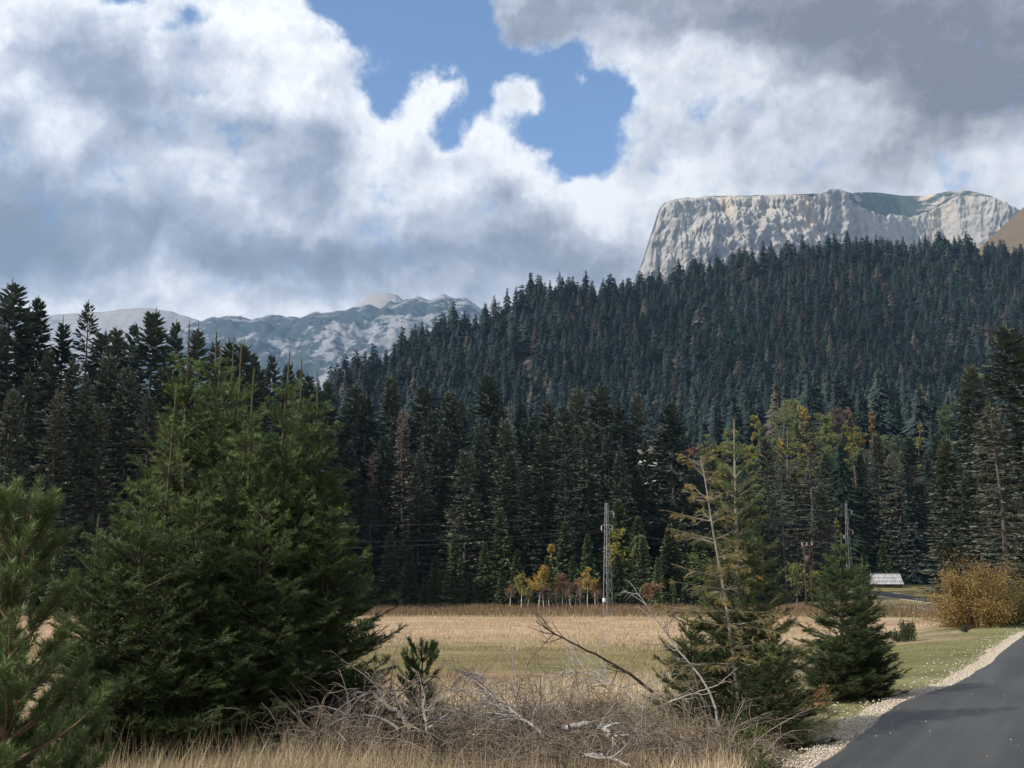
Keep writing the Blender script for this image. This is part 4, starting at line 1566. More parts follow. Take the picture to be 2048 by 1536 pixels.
def half_dead():
    """tall young spruce: pale trunk, orange-tipped drooping twigs, a few green ones"""
    global rng
    keep = rng
    rng = np.random.default_rng(77)
    p0 = at(1421, 905, 12.6)
    g0 = float(T(p0[0], p0[1]))
    H = p0[2] - g0
    e = empty('half_dead_spruce', (p0[0] + .12, p0[1], g0))
    tag(e, 'half-dead spruce with pale bare trunk and orange-yellow twig tips in the right foreground', 'tree')
    tr, cr = Geo(), Geo()
    trunk = walk(np.array([[.12, 0, 0.]]), np.array([[-.05, 0, 1.]]), H, 14, .05, .015)
    tr.poly(trunk, .028, .006, 8, (.22, .20, .165))
    rows = []
    z = H - .12
    while z > .5:
        for j in range(6):
            rows.append((z + rng.normal(0, .02), rng.uniform(0, 6.28)))
        z -= rng.uniform(.17, .24)
    zb, az = np.array(rows).T
    # longer on the left (windward) side
    t = (H - zb) / H
    L = (.14 + 1.05 * t ** .75) * rng.uniform(.5, 1.0, len(zb)) * (1 - .25 * np.cos(az))
    N = len(zb)
    el = np.interp(t, [0, .2, 1], [.7, .35, -.1]) + rng.normal(0, .12, N)
    D = np.stack([np.cos(az) * np.cos(el), np.sin(az) * np.cos(el), np.sin(el)], 1)
    p, _ = samp(trunk, np.zeros(N, int), zb / H)
    br = walk(p, D, L, 8, .05, .05)
    tr.poly(br, .007, .0025, 4, (.20, .175, .14))
    m = (L / .06).astype(int) + 2
    i2 = np.repeat(np.arange(N), m)
    s2 = rng.uniform(.2, 1.0, len(i2))
    p2, t2 = samp(br, i2, s2)
    side = norm(np.cross(t2, np.array([[0, 0, 1.0]])))
    L2 = (.28 * (1 - s2) * L[i2] + .06) * rng.uniform(.6, 1.3, len(i2))
    b2 = walk(p2, norm(t2 * .7 + side * rng.choice([-1., 1.], len(i2))[:, None] * .7 + np.array([[0, 0, -.1]])), L2, 3, -.5, .1)
    tr.poly(b2, .003, .002, 3, (.25, .21, .16))
    orange = ((.16, .14, .04), (.34, .25, .08))
    rust = ((.25, .12, .05), (.36, .17, .06))
    tipm = s2 > .45
    keepm = (rng.uniform(0, 1, len(i2)) < .85) & tipm
    add_shoots(cr, b2[keepm], orange[0], orange[1], .016)
    low = (t[i2] > .45) & (rng.uniform(0, 1, len(i2)) < .10)
    add_shoots(cr, b2[low], rust[0], rust[1], .02)
    mm = rng.uniform(0, 1, len(i2)) < .6
    add_shoots(cr, b2[mm & (t[i2] > .25)], (.045, .065, .018), (.10, .125, .035), .02)
    i3 = np.nonzero(keepm)[0]
    i3 = np.repeat(i3, 2)
    p3, t3 = samp(b2, i3, rng.uniform(.2, .9, len(i3)))
    b3 = walk(p3, norm(t3 + rng.normal(0, .6, t3.shape)), .05 * np.ones(len(i3)), 1, 0, 0)
    add_shoots(cr, b3, orange[0], orange[1], .014)
    tr.build('trunk', M_BARK, e)
    cr.build('crown', M_NEEDLE, e)
    rng = keep


half_dead()


# ---------------------------------------------------------------- pines
def pine(name, label, loc, H, R, seed, shoots, nl=.07, nn=110, cols=((.055, .09, .042), (.13, .19, .095)), group=None, whorl=.26, lead=.26, cat='tree', topw=.3, elm=1.0):
    global rng
    keep = rng
    rng = np.random.default_rng(seed)
    e = empty(name, loc)
    tag(e, label, cat, group)
    tr, cr = Geo(), Geo()
    trunk = walk(np.array([[0, 0, 0.]]), np.array([[0, 0, 1.]]), H - lead * .6, 10, .3, .02)
    tr.poly(trunk, .010 * H + .012, .008, 6, (.16, .095, .06))
    rows = []
    z = H - lead
    while z > .04 * H:
        for j in range(shoots):
            rows.append((z, rng.uniform(0, 6.28)))
        z -= whorl * rng.uniform(.8, 1.1)
    zb, az = np.array(rows).T
    t = (H - zb) / H
    N = len(zb)
    L = (topw * R + (1 - topw) * R * np.clip(t * 1.25, 0, 1)) * rng.uniform(.7, 1.1, N)
    el = np.interp(t, [0, .25, 1], [1.0, .7, .2]) * elm
    D = np.stack([np.cos(az) * np.cos(el), np.sin(az) * np.cos(el), np.sin(el)], 1)
    p, _ = samp(trunk, np.zeros(N, int), np.clip(zb / (H - lead * .6), 0, 1))
    br = walk(p, D, L, 6, .5, .05)
    tr.poly(br, .010, .005, 4, (.15, .10, .07))
    m = np.maximum((L / .065).astype(int), 2)
    i2 = np.repeat(np.arange(N), m)
    s2 = rng.uniform(.3, 1.0, len(i2))
    p2, t2 = samp(br, i2, s2)
    side = norm(np.cross(t2, np.array([[0, 0, 1.0]])))
    d2 = norm(t2 * .8 + side * rng.uniform(-1, 1, (len(i2), 1)) * .8 + np.array([[0, 0, .35]]))
    b2 = walk(p2, d2, rng.uniform(.12, .22, len(i2)) * (nl / .07), 3, .5, .05)
    tr.poly(b2, .004, .003, 3, (.17, .12, .08))
    top = walk(np.array([[0, 0, H - lead]]), np.array([[0, 0, 1.]]), lead, 3, 0, .0)
    tip = walk(br[:, -1], norm(br[:, -1] - br[:, -2]), .14 * (nl / .07), 3, .5, .05)
    allp = np.concatenate([b2, top, tip])
    M = len(allp)
    k = nn
    idx = np.repeat(np.arange(M), k)
    s = rng.uniform(0, 1, len(idx))
    q, tg = samp(allp, idx, s)
    X, S, U = frames(tg)
    a = rng.uniform(0, 6.28, len(idx))[:, None]
    rad = S * np.cos(a) + U * np.sin(a)
    f = np.interp(s, [0, 1], [.55, 1.1])[:, None] * rng.uniform(.7, 1.3, (len(idx), 1))
    d = norm(rad + X * f * 1.1)
    ln = nl * rng.uniform(.75, 1.1, (len(idx), 1))
    W = norm(np.cross(d, rng.normal(0, 1, d.shape))) * (.0016 + .012 * nl)
    Vv = np.stack([q - W, q + W, q + d * ln], 1).reshape(-1, 3)
    Fc = np.arange(len(idx) * 3).reshape(-1, 3)
    w = rng.uniform(0, 1, (len(idx), 1))
    col = np.array(cols[0]) * (1 - w) + np.array(cols[1]) * w
    col = col * np.interp(s, [0, .8, 1], [.8, 1.1, 1.5])[:, None]
    cr.add(Vv, Fc, np.repeat(col, 3, 0))
    tr.build('trunk', M_BARK, e)
    cr.build('crown', M_NEEDLE, e)
    rng = keep
    return e


p = at(45, 996, 7.4)
g0 = float(T(p[0], p[1]))
pine('young_pine', 'blue-green young pine with upright candle shoots at the left edge, nearest tree', (p[0], p[1], g0), p[2] - g0, .74, 51, 8, whorl=.20, cols=((.060, .098, .032), (.140, .195, .068)))
p = at(-75, 1030, 7.9)
g0 = float(T(p[0], p[1]))
pine('young_pine', 'second young pine half cut off by the left edge of the picture', (p[0], p[1], g0), p[2] - g0, .8, 52, 8, whorl=.20, cols=((.060, .098, .032), (.140, .195, .068)))
p = at(835, 1300, 16.0)
g1 = G(845, 1392)
pine('pine_sapling', 'bright green bushy pine sapling standing behind the brushwood', (at(842, 1385, 13.6)[0], 13.6, float(T(at(842, 1385, 13.6)[0], 13.6))), at(842, 1300, 13.6)[2] - float(T(at(842, 1385, 13.6)[0], 13.6)), .32, 53, 8, nl=.048, nn=90, cols=((.07, .13, .035), (.15, .25, .075)), whorl=.14, lead=.14, topw=.8, elm=.75)


# ---------------------------------------------------------------- shrubs with leaves near
def leaf_bush(name, label, px, pybase, W, Hh, n, leaf, cols, seed, dist=None, twig=(.12, .09, .06), lobes=7, cat='bush', group=None, scat=.8):
    global rng
    keep = rng
    rng = np.random.default_rng(seed)
    p = G(px, pybase) if dist is None else np.array([ux(px, pybase, dist), dist, float(T(ux(px, pybase, dist), dist))])
    e = empty(name, p)
    tag(e, label, cat, group)
    t, c = Geo(), Geo()
    ns = lobes * 3
    az = rng.uniform(0, 6.28, ns)
    el = rng.uniform(.15, 1.4, ns)
    D = np.stack([np.cos(az) * np.cos(el), np.sin(az) * np.cos(el), np.sin(el)], 1)
    L = np.sqrt((np.cos(el) * W / 2) ** 2 + (np.sin(el) * Hh) ** 2) * rng.uniform(.65, .95, ns)
    b = walk(np.stack([np.cos(az) * W * .06, np.sin(az) * W * .06, 0 * az], 1), D, L, 6, .2, .08)
    t.poly(b, .012 * W / 2, .004, 4, twig)
    n2 = ns * 12
    i2 = rng.integers(0, ns, n2)
    p2, t2 = samp(b, i2, rng.uniform(.15, 1, n2))
    b2 = walk(p2, norm(t2 + rng.normal(0, .55, (n2, 3)) + np.array([[0, 0, .2]])), L[i2] * rng.uniform(.18, .42, n2), 4, .2, .12)
    t.poly(b2, .004 * W / 2, .002, 3, twig)
    i3 = rng.integers(0, n2, n)
    q, _ = samp(b2, i3, rng.uniform(.0, 1, n))
    q = q + rng.normal(0, leaf * scat, (n, 3))
    q[:, 2] = np.maximum(q[:, 2], .02)
    X = norm(rng.normal(0, 1, (n, 3)))
    Y = norm(np.cross(X, rng.normal(0, 1, (n, 3))))
    Z = np.cross(X, Y)
    ls = leaf * rng.uniform(.6, 1.3, (n, 1))
    a = rng.uniform(0, 1, (n, 1)) ** 1.2
    col = np.array(cols[0]) * (1 - a) + np.array(cols[1]) * a
    br = rng.uniform(.7, 1.25, n2)[i3][:, None]
    c.stamp([(0, 0, 0), (.5, .38, .1), (1, 0, 0), (.5, -.38, .1)], [(0, 1, 2), (0, 2, 3)], q, X * ls, Y * ls, Z * ls, col * br)
    t.build('stems', M_BARK, e)
    c.build('foliage', M_LEAF, e)
    rng = keep
    return e


leaf_bush('orange_bush', 'large rust-orange autumn bush beside the road on the right', 1958, 1250, 3.9, 2.75, 32000, .06, ((.19, .125, .04), (.35, .235, .085)), 91, dist=46.5, lobes=14, scat=2.6)
leaf_bush('orange_bush', 'green-brown lower bush growing out of the right side of the large orange one', 2030, 1252, 2.4, 1.9, 9000, .06, ((.08, .09, .03), (.18, .16, .05)), 96, dist=48.5, lobes=9, scat=2.4)
leaf_bush('juniper_bush', 'round dark green bush in the grass between the dense roadside spruce and the orange bush', 1812, 1274, 1.1, .72, 3500, .05, ((.05, .07, .03), (.10, .125, .055)), 92, dist=38.0)
leaf_bush('juniper_bush', 'tiny dark bush in the grass right below the orange bush', 1928, 1262, .38, .33, 500, .04, ((.035, .045, .025), (.06, .07, .04)), 93, dist=41.5)
leaf_bush('juniper_bush', 'light green low bush below the half-dead spruce, right of the leaning grey branch', 1478, 1440, .42, .5, 2200, .028, ((.07, .11, .03), (.13, .18, .05)), 94, dist=11.2)
leaf_bush('juniper_bush', 'dark green low bush at the left foot of the low dark spruce', 1310, 1440, .50, .42, 2400, .026, ((.035, .065, .02), (.07, .11, .035)), 95, dist=11.6)
leaf_bush('juniper_bush', 'grey-green juniper sprawling through the brushwood behind the bare stem', 1185, 1420, .95, .42, 3500, .024, ((.05, .075, .03), (.10, .13, .05)), 97, dist=13.2)
leaf_bush('leafy_sapling', 'tiny leafy green sapling sticking up out of the brushwood', 1045, 1385, .16, .42, 220, .045, ((.06, .10, .03), (.12, .17, .05)), 98, dist=12.6, lobes=3, cat='plant')
leaf_bush('rusty_shrub', 'rust-brown dry shrub between the sparse spruces and the dense roadside spruce', 1590, 1385, .8, .75, 1600, .035, ((.26, .13, .05), (.42, .22, .09)), 99, dist=15.5)
leaf_bush('juniper_bush', 'olive low bush at the bottom edge beside the gravel', 1508, 1536, .45, .30, 1600, .026, ((.06, .08, .03), (.12, .13, .05)), 100, dist=10.2)


# ---------------------------------------------------------------- dead wood
GREYW = (.21, .188, .172)
PALEW = (.28, .255, .235)
DARKW = (.13, .10, .085)


def path3(pts):
    """photo pixels with a depth -> points"""
    return np.array([at(a, b, c) for a, b, c in pts])


def smooth_path(P, n=14):
    P = np.asarray(P, float)
    s = np.linspace(0, len(P) - 1, n + 1)
    out = []
    for q in s:
        i = min(int(q), len(P) - 2)
        f = q - i
        p0, p1, p2, p3 = P[max(i - 1, 0)], P[i], P[i + 1], P[min(i + 2, len(P) - 1)]
        out.append(.5 * ((2 * p1) + (-p0 + p2) * f + (2 * p0 - 5 * p1 + 4 * p2 - p3) * f ** 2 + (-p0 + 3 * p1 - 3 * p2 + p3) * f ** 3))
    return np.array(out)[None]


def dead_branch(name, label, pts, r0, r1, col, twigs=(12, .5, .3), seed=0, bend=-.3, sub=5, spread=.8, cat='branch', group=None, s0=.15):
    global rng
    keep = rng
    rng = np.random.default_rng(seed)
    g = Geo()
    P = smooth_path(path3(pts))
    o = P[0, 0].copy()
    P = P - o
    P = P + rng.normal(0, r0 * .35, P.shape)
    g.poly(P, r0, r1, 7, col)
    n, L, _ = twigs
    if n:
        s = rng.uniform(s0, 1, n)
        p, tg = samp(P, np.zeros(n, int), s)
        d = norm(tg * .8 + rng.normal(0, spread, (n, 3)))
        b = walk(p, d, L * rng.uniform(.4, 1.1, n), 6, bend, .10)
        g.poly(b, r1 * .8 + .002, .0022, 4, vary(col, n, .2))
        if sub:
            m = n * sub
            i2 = rng.integers(0, n, m)
            p, tg = samp(b, i2, rng.uniform(.15, 1, m))
            b2 = walk(p, norm(tg + rng.normal(0, .5, (m, 3))), L * .45 * rng.uniform(.3, 1, m), 4, bend, .12)
            g.poly(b2, .003, .0015, 3, vary(col, m, .25))
    ob = g.build(name, M_DEAD, loc=o)
    tag(ob, label, cat, group)
    rng = keep
    return ob


dead_branch('dead_branch', 'long dark bare branch leaning across the meadow from the foot of the sparse spruces', [(1306, 1385, 12.6), (1262, 1350, 12.4), (1215, 1322, 12.2), (1170, 1298, 12.0), (1120, 1275, 11.8), (1073, 1243, 11.6)], .019, .005, DARKW, (12, .42, 0), 1, .5, 3, .45)
dead_branch('dead_branch', 'pale grey dead stem leaning against the half-dead spruce', [(1440, 1455, 11.2), (1428, 1405, 11.3), (1405, 1360, 11.5), (1365, 1310, 11.8), (1320, 1250, 12.0), (1275, 1185, 12.2)],   .015, .005, (.22, .20, .185), (12, .38, 0), 2, .1, 4, .6, s0=.45)
dead_branch('dead_branch', 'forked white twig lying across the foot of the leaning pale stem', [(1335, 1405, 11.3), (1370, 1392, 11.2), (1410, 1380, 11.1), (1450, 1365, 11.0)], .010, .004, PALEW, (5, .3, 0), 3, 0, 2, .4)
dead_branch('uprooted_stump', 'dark curved root end with grey limbs arching left, left part of the brushwood', [(824, 1465, 10.8), (812, 1440, 10.9), (795, 1425, 11.0), (775, 1410, 11.1), (762, 1395, 11.2), (735, 1385, 11.3), (705, 1390, 11.3)], .036, .012, (.17, .145, .13), (26, .8, 0), 4, -1.0, 9, .6, cat='dead wood')
dead_branch('dead_branch', 'long grey branch arching down to the left in front of the curved root end', [(800, 1460, 10.6), (770, 1440, 10.7), (735, 1430, 10.7), (695, 1435, 10.7), (660, 1452, 10.6), (634, 1472, 10.5)], .015, .006, GREYW, (14, .45, 0), 5, -.5, 6, .5)
dead_branch('dead_branch', 'pale broken limb pointing up to the right beside the curved root end', [(852, 1458, 10.7), (870, 1448, 10.7), (890, 1434, 10.8), (909, 1418, 10.8)], .020, .010, PALEW, (3, .2, 0), 6, .2, 2, .6)
dead_branch('dead_branch', 'forked pale limb standing upright in the middle of the brushwood', [(855, 1462, 10.7), (852, 1440, 10.7), (849, 1420, 10.8), (850, 1380, 10.9)], .016, .006, (.30, .275, .25), (10, .4, 0), 7, .1, 4, .8)
dead_branch('dead_branch', 'grey limb arching over the top of the left brushwood', [(830, 1425, 11.2), (800, 1400, 11.3), (785, 1388, 11.3), (765, 1384, 11.4), (730, 1400, 11.4), (690, 1425, 11.3)], .013, .005, GREYW, (16, .5, 0), 8, -.6, 6, .6)
dead_branch('dead_branch', 'drooping grey branch arching up behind the middle of the brushwood', [(1010, 1420, 12.0), (985, 1385, 12.2), (965, 1355, 12.3), (940, 1345, 12.3), (925, 1362, 12.2)], .013, .005, (.30, .27, .25), (18, .45, 0), 9, -.5, 6, .6)
dead_branch('dead_branch', 'long weathered branch slanting down to the right in the middle of the brushwood', [(1090, 1475, 10.7), (1060, 1445, 10.9), (1030, 1425, 11.1), (1000, 1400, 11.4), (960, 1380, 11.6)], .016, .006, (.28, .255, .24), (26, .7, 0), 10, -.3, 7, .5)
dead_branch('dead_branch', 'thin dark upright stem standing alone in the brushwood', [(1086, 1492, 10.4), (1083, 1450, 10.5), (1081, 1400, 10.6), (1081, 1350, 10.7)], .008, .004, (.09, .07, .065), (2, .15, 0), 11, .3, 0, .5)
dead_branch('log', 'bleached crooked log lying in the grass right of the upright dark stem', [(1125, 1455, 10.6), (1155, 1452, 10.6), (1178, 1448, 10.6), (1205, 1455, 10.6), (1220, 1468, 10.5)], .030, .020, (.28, .26, .24), (7, .25, 0), 12, .2, 3, .7, cat='log')
dead_branch('log', 'grey log near the bottom edge pointing to the lower right', [(1160, 1512, 9.8), (1195, 1510, 9.8), (1225, 1518, 9.8), (1262, 1532, 9.7)], .020, .012, (.26, .235, .215), (6, .25, 0), 13, .1, 3, .6, cat='log')
dead_branch('dead_branch', 'spiky pale root end right of the bleached log', [(1215, 1470, 10.5), (1245, 1472, 10.5), (1275, 1462, 10.5)], .016, .006, (.30, .26, .23), (12, .28, 0), 14, .2, 3, 1.0)
dead_branch('dead_branch', 'bare branch rising left of the long dark leaning branch', [(1290, 1420, 12.0), (1240, 1375, 12.6), (1190, 1350, 12.9), (1130, 1340, 13.1)], .012, .004, (.33, .30, .28), (26, .7, 0), 15, -.1, 6, .5)
dead_branch('dead_branch', 'curved brown branch low beside the grass at the right of the brushwood', [(1475, 1490, 10.7), (1450, 1470, 10.8), (1420, 1465, 10.8), (1395, 1480, 10.7)], .010, .005, (.17, .13, .11), (10, .3, 0), 16, -.1, 4, .7)


def brushwood():
    global rng
    g = Geo()
    blobs = [(700, 1452, 10.9, .75, 230), (775, 1440, 11.2, .8, 300), (860, 1445, 11.2, .55, 160), (970, 1450, 11.6, .9, 330), (1050, 1440, 11.7, .9, 330), (1130, 1430, 12.0, 1.0, 300), (1220, 1430, 12.2, .9, 260), (1040, 1510, 10.4, .8, 200),
             (1180, 1500, 10.6, .8, 220), (1310, 1480, 11.0, .8, 220), (1400, 1500, 10.8, .6, 140), (1120, 1375, 13.2, .8, 160), (745, 1420, 11.4, .45, 260), (1020, 1410, 12.0, .5, 240), (1160, 1440, 11.6, .8, 240), (660, 1465, 10.6, .4, 160)]
    for px, py, d, rad, n in blobs:
        x0 = ux(px, py, d)
        a = rng.uniform(0, 6.28, n)
        r = rad * np.sqrt(rng.uniform(0, 1, n))
        P = np.stack([x0 + r * np.cos(a), d + r * np.sin(a) * .6, 0 * a], 1)
        P[:, 2] = T(P[:, 0], P[:, 1])
        dx = np.stack([rng.normal(-.35, .7, n), rng.normal(0, .4, n), rng.uniform(.25, 1.0, n)], 1)
        L = rng.uniform(.35, 1.1, n)
        b = walk(P, dx, L, 7, -1.5, .09)
        col = vary((.235, .19, .15), n, .45, .05)
        g.poly(b, .0055, .0025, 3, col)
        m = n * 6
        i2 = rng.integers(0, n, m)
        p, tg = samp(b, i2, rng.uniform(.15, 1, m))
        b2 = walk(p, norm(tg + rng.normal(0, .45, (m, 3))), rng.uniform(.1, .34, m), 4, -.5, .12)
        g.poly(b2, .003, .0016, 3, vary((.235, .19, .15), m, .45, .05))
    tag(g.build('brushwood', M_DEAD), 'tangle of thin grey dead twigs lying in the foreground', 'brushwood', kind='stuff')


brushwood()


# ---------------------------------------------------------------- grass
def grass():
    g = Geo()
    tv = np.array([(-.5, 0, 0), (.5, 0, 0), (.38, .12, .5), (-.38, .12, .5), (0, .45, 1)])
    tf = np.array([(0, 1, 2), (0, 2, 3), (3, 2, 4)])

    def blades(n, y0, y1, hmin, hmax, w, cols, dmin=.55, um=.62, clump=.6, power=1.0, dmax=1e9, lean=1.0):
        y = y0 + (y1 - y0) * rng.uniform(0, 1, n) ** power
        x = rng.uniform(-1, 1, n) * (um * y + 1.0)
        d = road_l(y) - x
        # clump with noise
        cl = fbm(x, y, 1.2 if y1 < 45 else 4.0, 3, 44)
        ok = (d > dmin + .12 * np.sin(y * 2.3)) & (d < dmax) & (rng.uniform(-.6, .6, n) < cl * 2 * clump + .35)
        x, y, cl = x[ok], y[ok], cl[ok]
        n = len(x)
        z = T(x, y)
        a = rng.uniform(0, 6.28, n)
        h = rng.uniform(hmin, hmax, n) * (1 + .8 * cl)
        X = np.stack([np.cos(a), np.sin(a), 0 * a], 1) * w * rng.uniform(.6, 1.4, (n, 1))
        Y = np.stack([-np.sin(a), np.cos(a), 0 * a], 1) * (h * lean * rng.uniform(.2, 1.6, n))[:, None]
        Z = np.array([[0, 0, 1.0]]) * h[:, None]
        c0 = np.array(cols)
        pick = np.clip(((fbm(x, y, 2.5, 3, 12) + .5) * len(c0) + rng.normal(0, .7, n)), 0, len(c0) - 1).astype(int)
        col = c0[pick] * rng.uniform(.75, 1.25, (n, 1))
        g.stamp(tv, tf, np.stack([x, y, z - .01], 1), X, Y, Z, col)
    straw = [(.74, .61, .42), (.62, .50, .34), (.46, .36, .25), (.32, .28, .16), (.68, .56, .38)]
    blades(150000, 6.5, 14.5, .10, .32, .006, straw, um=.60)
    blades(5000, 7.5, 13.5, .35, .62, .004, [(.50, .40, .24), (.36, .27, .16)], um=.6, lean=.5)
    blades(60000, 13, 28, .08, .26, .010, straw, um=.56, dmin=3.2)
    blades(14000, 9.3, 13.0, .18, .42, .006, straw, um=.5, dmin=.9, clump=1.2)
    blades(5000, 9.5, 13.5, .22, .50, .007, [(.36, .27, .19), (.28, .21, .15), (.42, .33, .23)], um=.56, dmin=.9, dmax=6)
    blades(3500, 14, 18, .15, .38, .009, [(.38, .29, .20), (.30, .23, .16)], um=.5, dmin=1.0, dmax=4.5)
    olive = [(.25, .225, .10), (.34, .285, .155), (.23, .20, .10), (.40, .32, .19)]
    blades(60000, 26, 50, .07, .16, .016, olive, um=.54, clump=1.0, dmin=8)
    tan = [(.60, .46, .30), (.53, .385, .25), (.46, .37, .24), (.62, .49, .33)]
    blades(90000, 46, 96, .08, .20, .03, tan, um=.54, clump=1.0, dmin=14)
    blades(60000, 92, 144, .15, .55, .06, [(.24, .16, .10), (.20, .13, .08), (.22, .18, .10), (.28, .19, .12)], um=.54, dmin=9)
    # green verge
    blades(70000, 9, 50, .015, .05, .012, [(.17, .195, .075), (.23, .24, .10), (.33, .30, .16), (.38, .33, .20)], um=.62, dmin=.42, dmax=9, clump=.9)
    blades(16000, 9, 48, .06, .24, .009, [(.40, .33, .21), (.34, .27, .17)], um=.62, dmin=1.6, dmax=9, clump=2.2)
    tag(g.build('grass', M_GRASS), 'dry straw-coloured grass of the meadow and foreground', 'grass', kind='stuff')


grass()


def pebbles():
    g = Geo()
    tv = np.array([(1, 0, 0), (-1, 0, 0), (0, 1, 0), (0, -1, 0), (0, 0, 1), (0, 0, -1)], float)
    tf = np.array([(0, 2, 4), (2, 1, 4), (1, 3, 4), (3, 0, 4), (2, 0, 5), (1, 2, 5), (3, 1, 5), (0, 3, 5)])

    def put(n, y0, y1, dm, ds, s0, s1, col):
        y = y0 + (y1 - y0) * rng.uniform(0, 1, n) ** 1.6
        d = dm + np.abs(rng.normal(0, ds, n))
        nrm = np.interp(y, [5, 40], [.88, .88])
        x = road_l(y) - d
        z = T(x, y) + (.078 if dm < 0 else .045 if dm < .5 else .02)
        a = rng.uniform(0, 6.28, n)
        s = rng.uniform(s0, s1, (n, 1))
        X = np.stack([np.cos(a), np.sin(a), 0 * a], 1) * s
        Y = np.stack([-np.sin(a), np.cos(a), 0 * a], 1) * s * rng.uniform(.5, .9, (n, 1))
        Z = np.array([[0, 0, 1.0]]) * s * rng.uniform(.4, .8, (n, 1))
        g.stamp(tv, tf, np.stack([x, y, z], 1), X, Y, Z, vary(col, n, .2, .04))
    put(9000, 8, 42, .05, .20, .008, .022, (.50, .44, .36))
    put(140, 8, 40, -2.2, 1.8, .005, .012, (.55, .52, .46))
    put(420, 9, 45, .50, .5, .010, .026, (.62, .60, .55))
    tag(g.build('pebbles', M_STONE), 'pale stones scattered over the gravel edge and the verge', 'pebbles', kind='stuff')


pebbles()


# ---------------------------------------------------------------- lattice poles, wires, shed, fence, house
def lattice_pole(px, pytop, dist, label, arms, box=False):
    p = at(px, pytop, dist)
    g0 = float(T(p[0], p[1]))
    H = p[2] - g0
    e = empty('lattice_pole', (p[0], p[1], g0), .5)
    tag(e, label, 'utility pole', 'steel lattice poles of the power line')
    b, tp = .31, .085
    cm = (.26, .26, .27)
    cs = [(-1, -1), (1, -1), (1, 1), (-1, 1)]

    def c(i, z):
        w = b + (tp - b) * z / H
        return np.array([cs[i % 4][0] * w, cs[i % 4][1] * w, z])
    for i in range(4):
        Geo().segs([c(i, 0)], [c(i, H)], .035, .028, 4, cm).build('leg', M_METAL, e)
    br = Geo()
    zs = [0]
    while zs[-1] < H:
        zs.append(zs[-1] + max(.35, .9 * (1 - .5 * zs[-1] / H)))
    zs = [min(z, H) for z in zs]
    for k in range(len(zs) - 1):
        for i in range(4):
            a, q = (i, i + 1) if k % 2 == 0 else (i + 1, i)
            br.segs([c(a, zs[k])], [c(q, zs[k + 1])], .014, .014, 3, (.2, .2, .21))
    br.build('bracing', M_METAL, e)
    for (dz, side, ln) in arms:
        a = Geo()
        z = H - dz
        q = walk(np.array([[0, 0, z]]), np.array([[side, 0, .25]]), ln, 4, -.5, 0)
        a.poly(q, .03, .025, 4, (.33, .33, .34))
        ao = a.build('arm', M_METAL, e)
        t = q[0, -1]
        iz = Geo()
        for k in range(3):
            iz.segs([t - [0, 0, .06 + .13 * k]], [t - [0, 0, .14 + .13 * k]], .05, .075, 7, (.42, .40, .38))
        iz.segs([t], [t - [0, 0, .5]], .012, .012, 4, (.25, .25, .25))
        iz.build('insulator', M_METAL, ao)
    if box:
        Geo().box((-.52, -.2, 1.35), (.22, .16, .34), 0, (.75, .76, .78)).build('meter_box', M_PLAIN, e)
    return p, H, g0, e


arms = [(.75, 1, .62), (.35, -1, .5)]
p1, H1, g1_, e1 = lattice_pole(1213, 1006, 95, 'steel lattice pole at the far meadow edge right of the birches, nearer of the two', [(.7, 1, .75), (1.9, 1, .55), (1.9, -1, .55)], True)
p2, H2, g2_, e2 = lattice_pole(1692, 1007, 128, 'steel lattice pole rising behind the dense roadside spruce, farther of the two', [(.7, 1, .85), (3.0, 1, .85), (3.6, -1, .6)])


def wires():
    def cat(a, b, sag, n=24):
        t = np.linspace(0, 1, n + 1)[:, None]
        q = a * (1 - t) + b * t
        q[:, 2] -= (4 * sag * t * (1 - t))[:, 0]
        return q[None]
    a1 = np.array([p1[0], p1[1], g1_ + H1])
    a2 = np.array([p2[0], p2[1], g2_ + H2])
    left = at(-500, 980, 78)
    for i, (o1, o2) in enumerate([((.55, 0, -.9), (.6, 0, -1.2)), ((-.4, .1, -2.3), (-.3, .1, -3.8)), ((.45, .2, -2.4), (.6, .2, -3.6))]):
        g = Geo()
        l = left + np.array([0, 0, -.4 - 1.1 * i])
        g.poly(cat(l, a1 + np.array(o1), 1.6), .006, .006, 4, (.10, .10, .105))
        g.poly(cat(a1 + np.array(o1), a2 + np.array(o2), 1.2), .006, .006, 4, (.10, .10, .105))
        tag(g.build('power_line', M_WIRE), ['uppermost thin cable of the power line', 'lowest thin cable of the power line', 'middle thin cable of the power line'][[0, 2, 1][i] if i else 0] if i != 1 else 'middle thin cable of the power line', 'cable', 'cables strung between the lattice poles')


wires()
for o in bpy.data.objects:
    if o.name == 'power_line.002':
        o['label'] = 'lowest thin cable of the power line'


def transformer():
    p = at(1613, 1086, 140)
    g0 = float(T(p[0], p[1]))
    H = p[2] - g0
    e = empty('transformer_poles', (p[0], p[1], g0), .1)
    tag(e, 'brown twin wooden poles carrying insulators, between the foreground spruces', 'utility pole')
    for s in (-1, 1):
        Geo().segs([(s * .40, 0, 0)], [(s * .34, 0, H)], .10, .08, 7, (.075, .055, .045)).build('pole', M_BARK, e)
    Geo().box((0, -.14, H - .35), (1.5, .12, .14), 0, (.15, .10, .07)).build('crossarm', M_BARK, e)
    Geo().box((0, -.14, H - 2.0), (.6, .4, .8), 0, (.10, .075, .06)).build('transformer_box', M_PLAIN, e)
    for x in (-.65, .0, .65):
        g = Geo()
        for k in range(3):
            g.segs([(x, -.14, H - .25 + .12 * k)], [(x, -.14, H - .16 + .12 * k)], .09, .05, 7, (.40, .38, .36))
        g.build('insulator', M_PLAIN, e)


transformer()


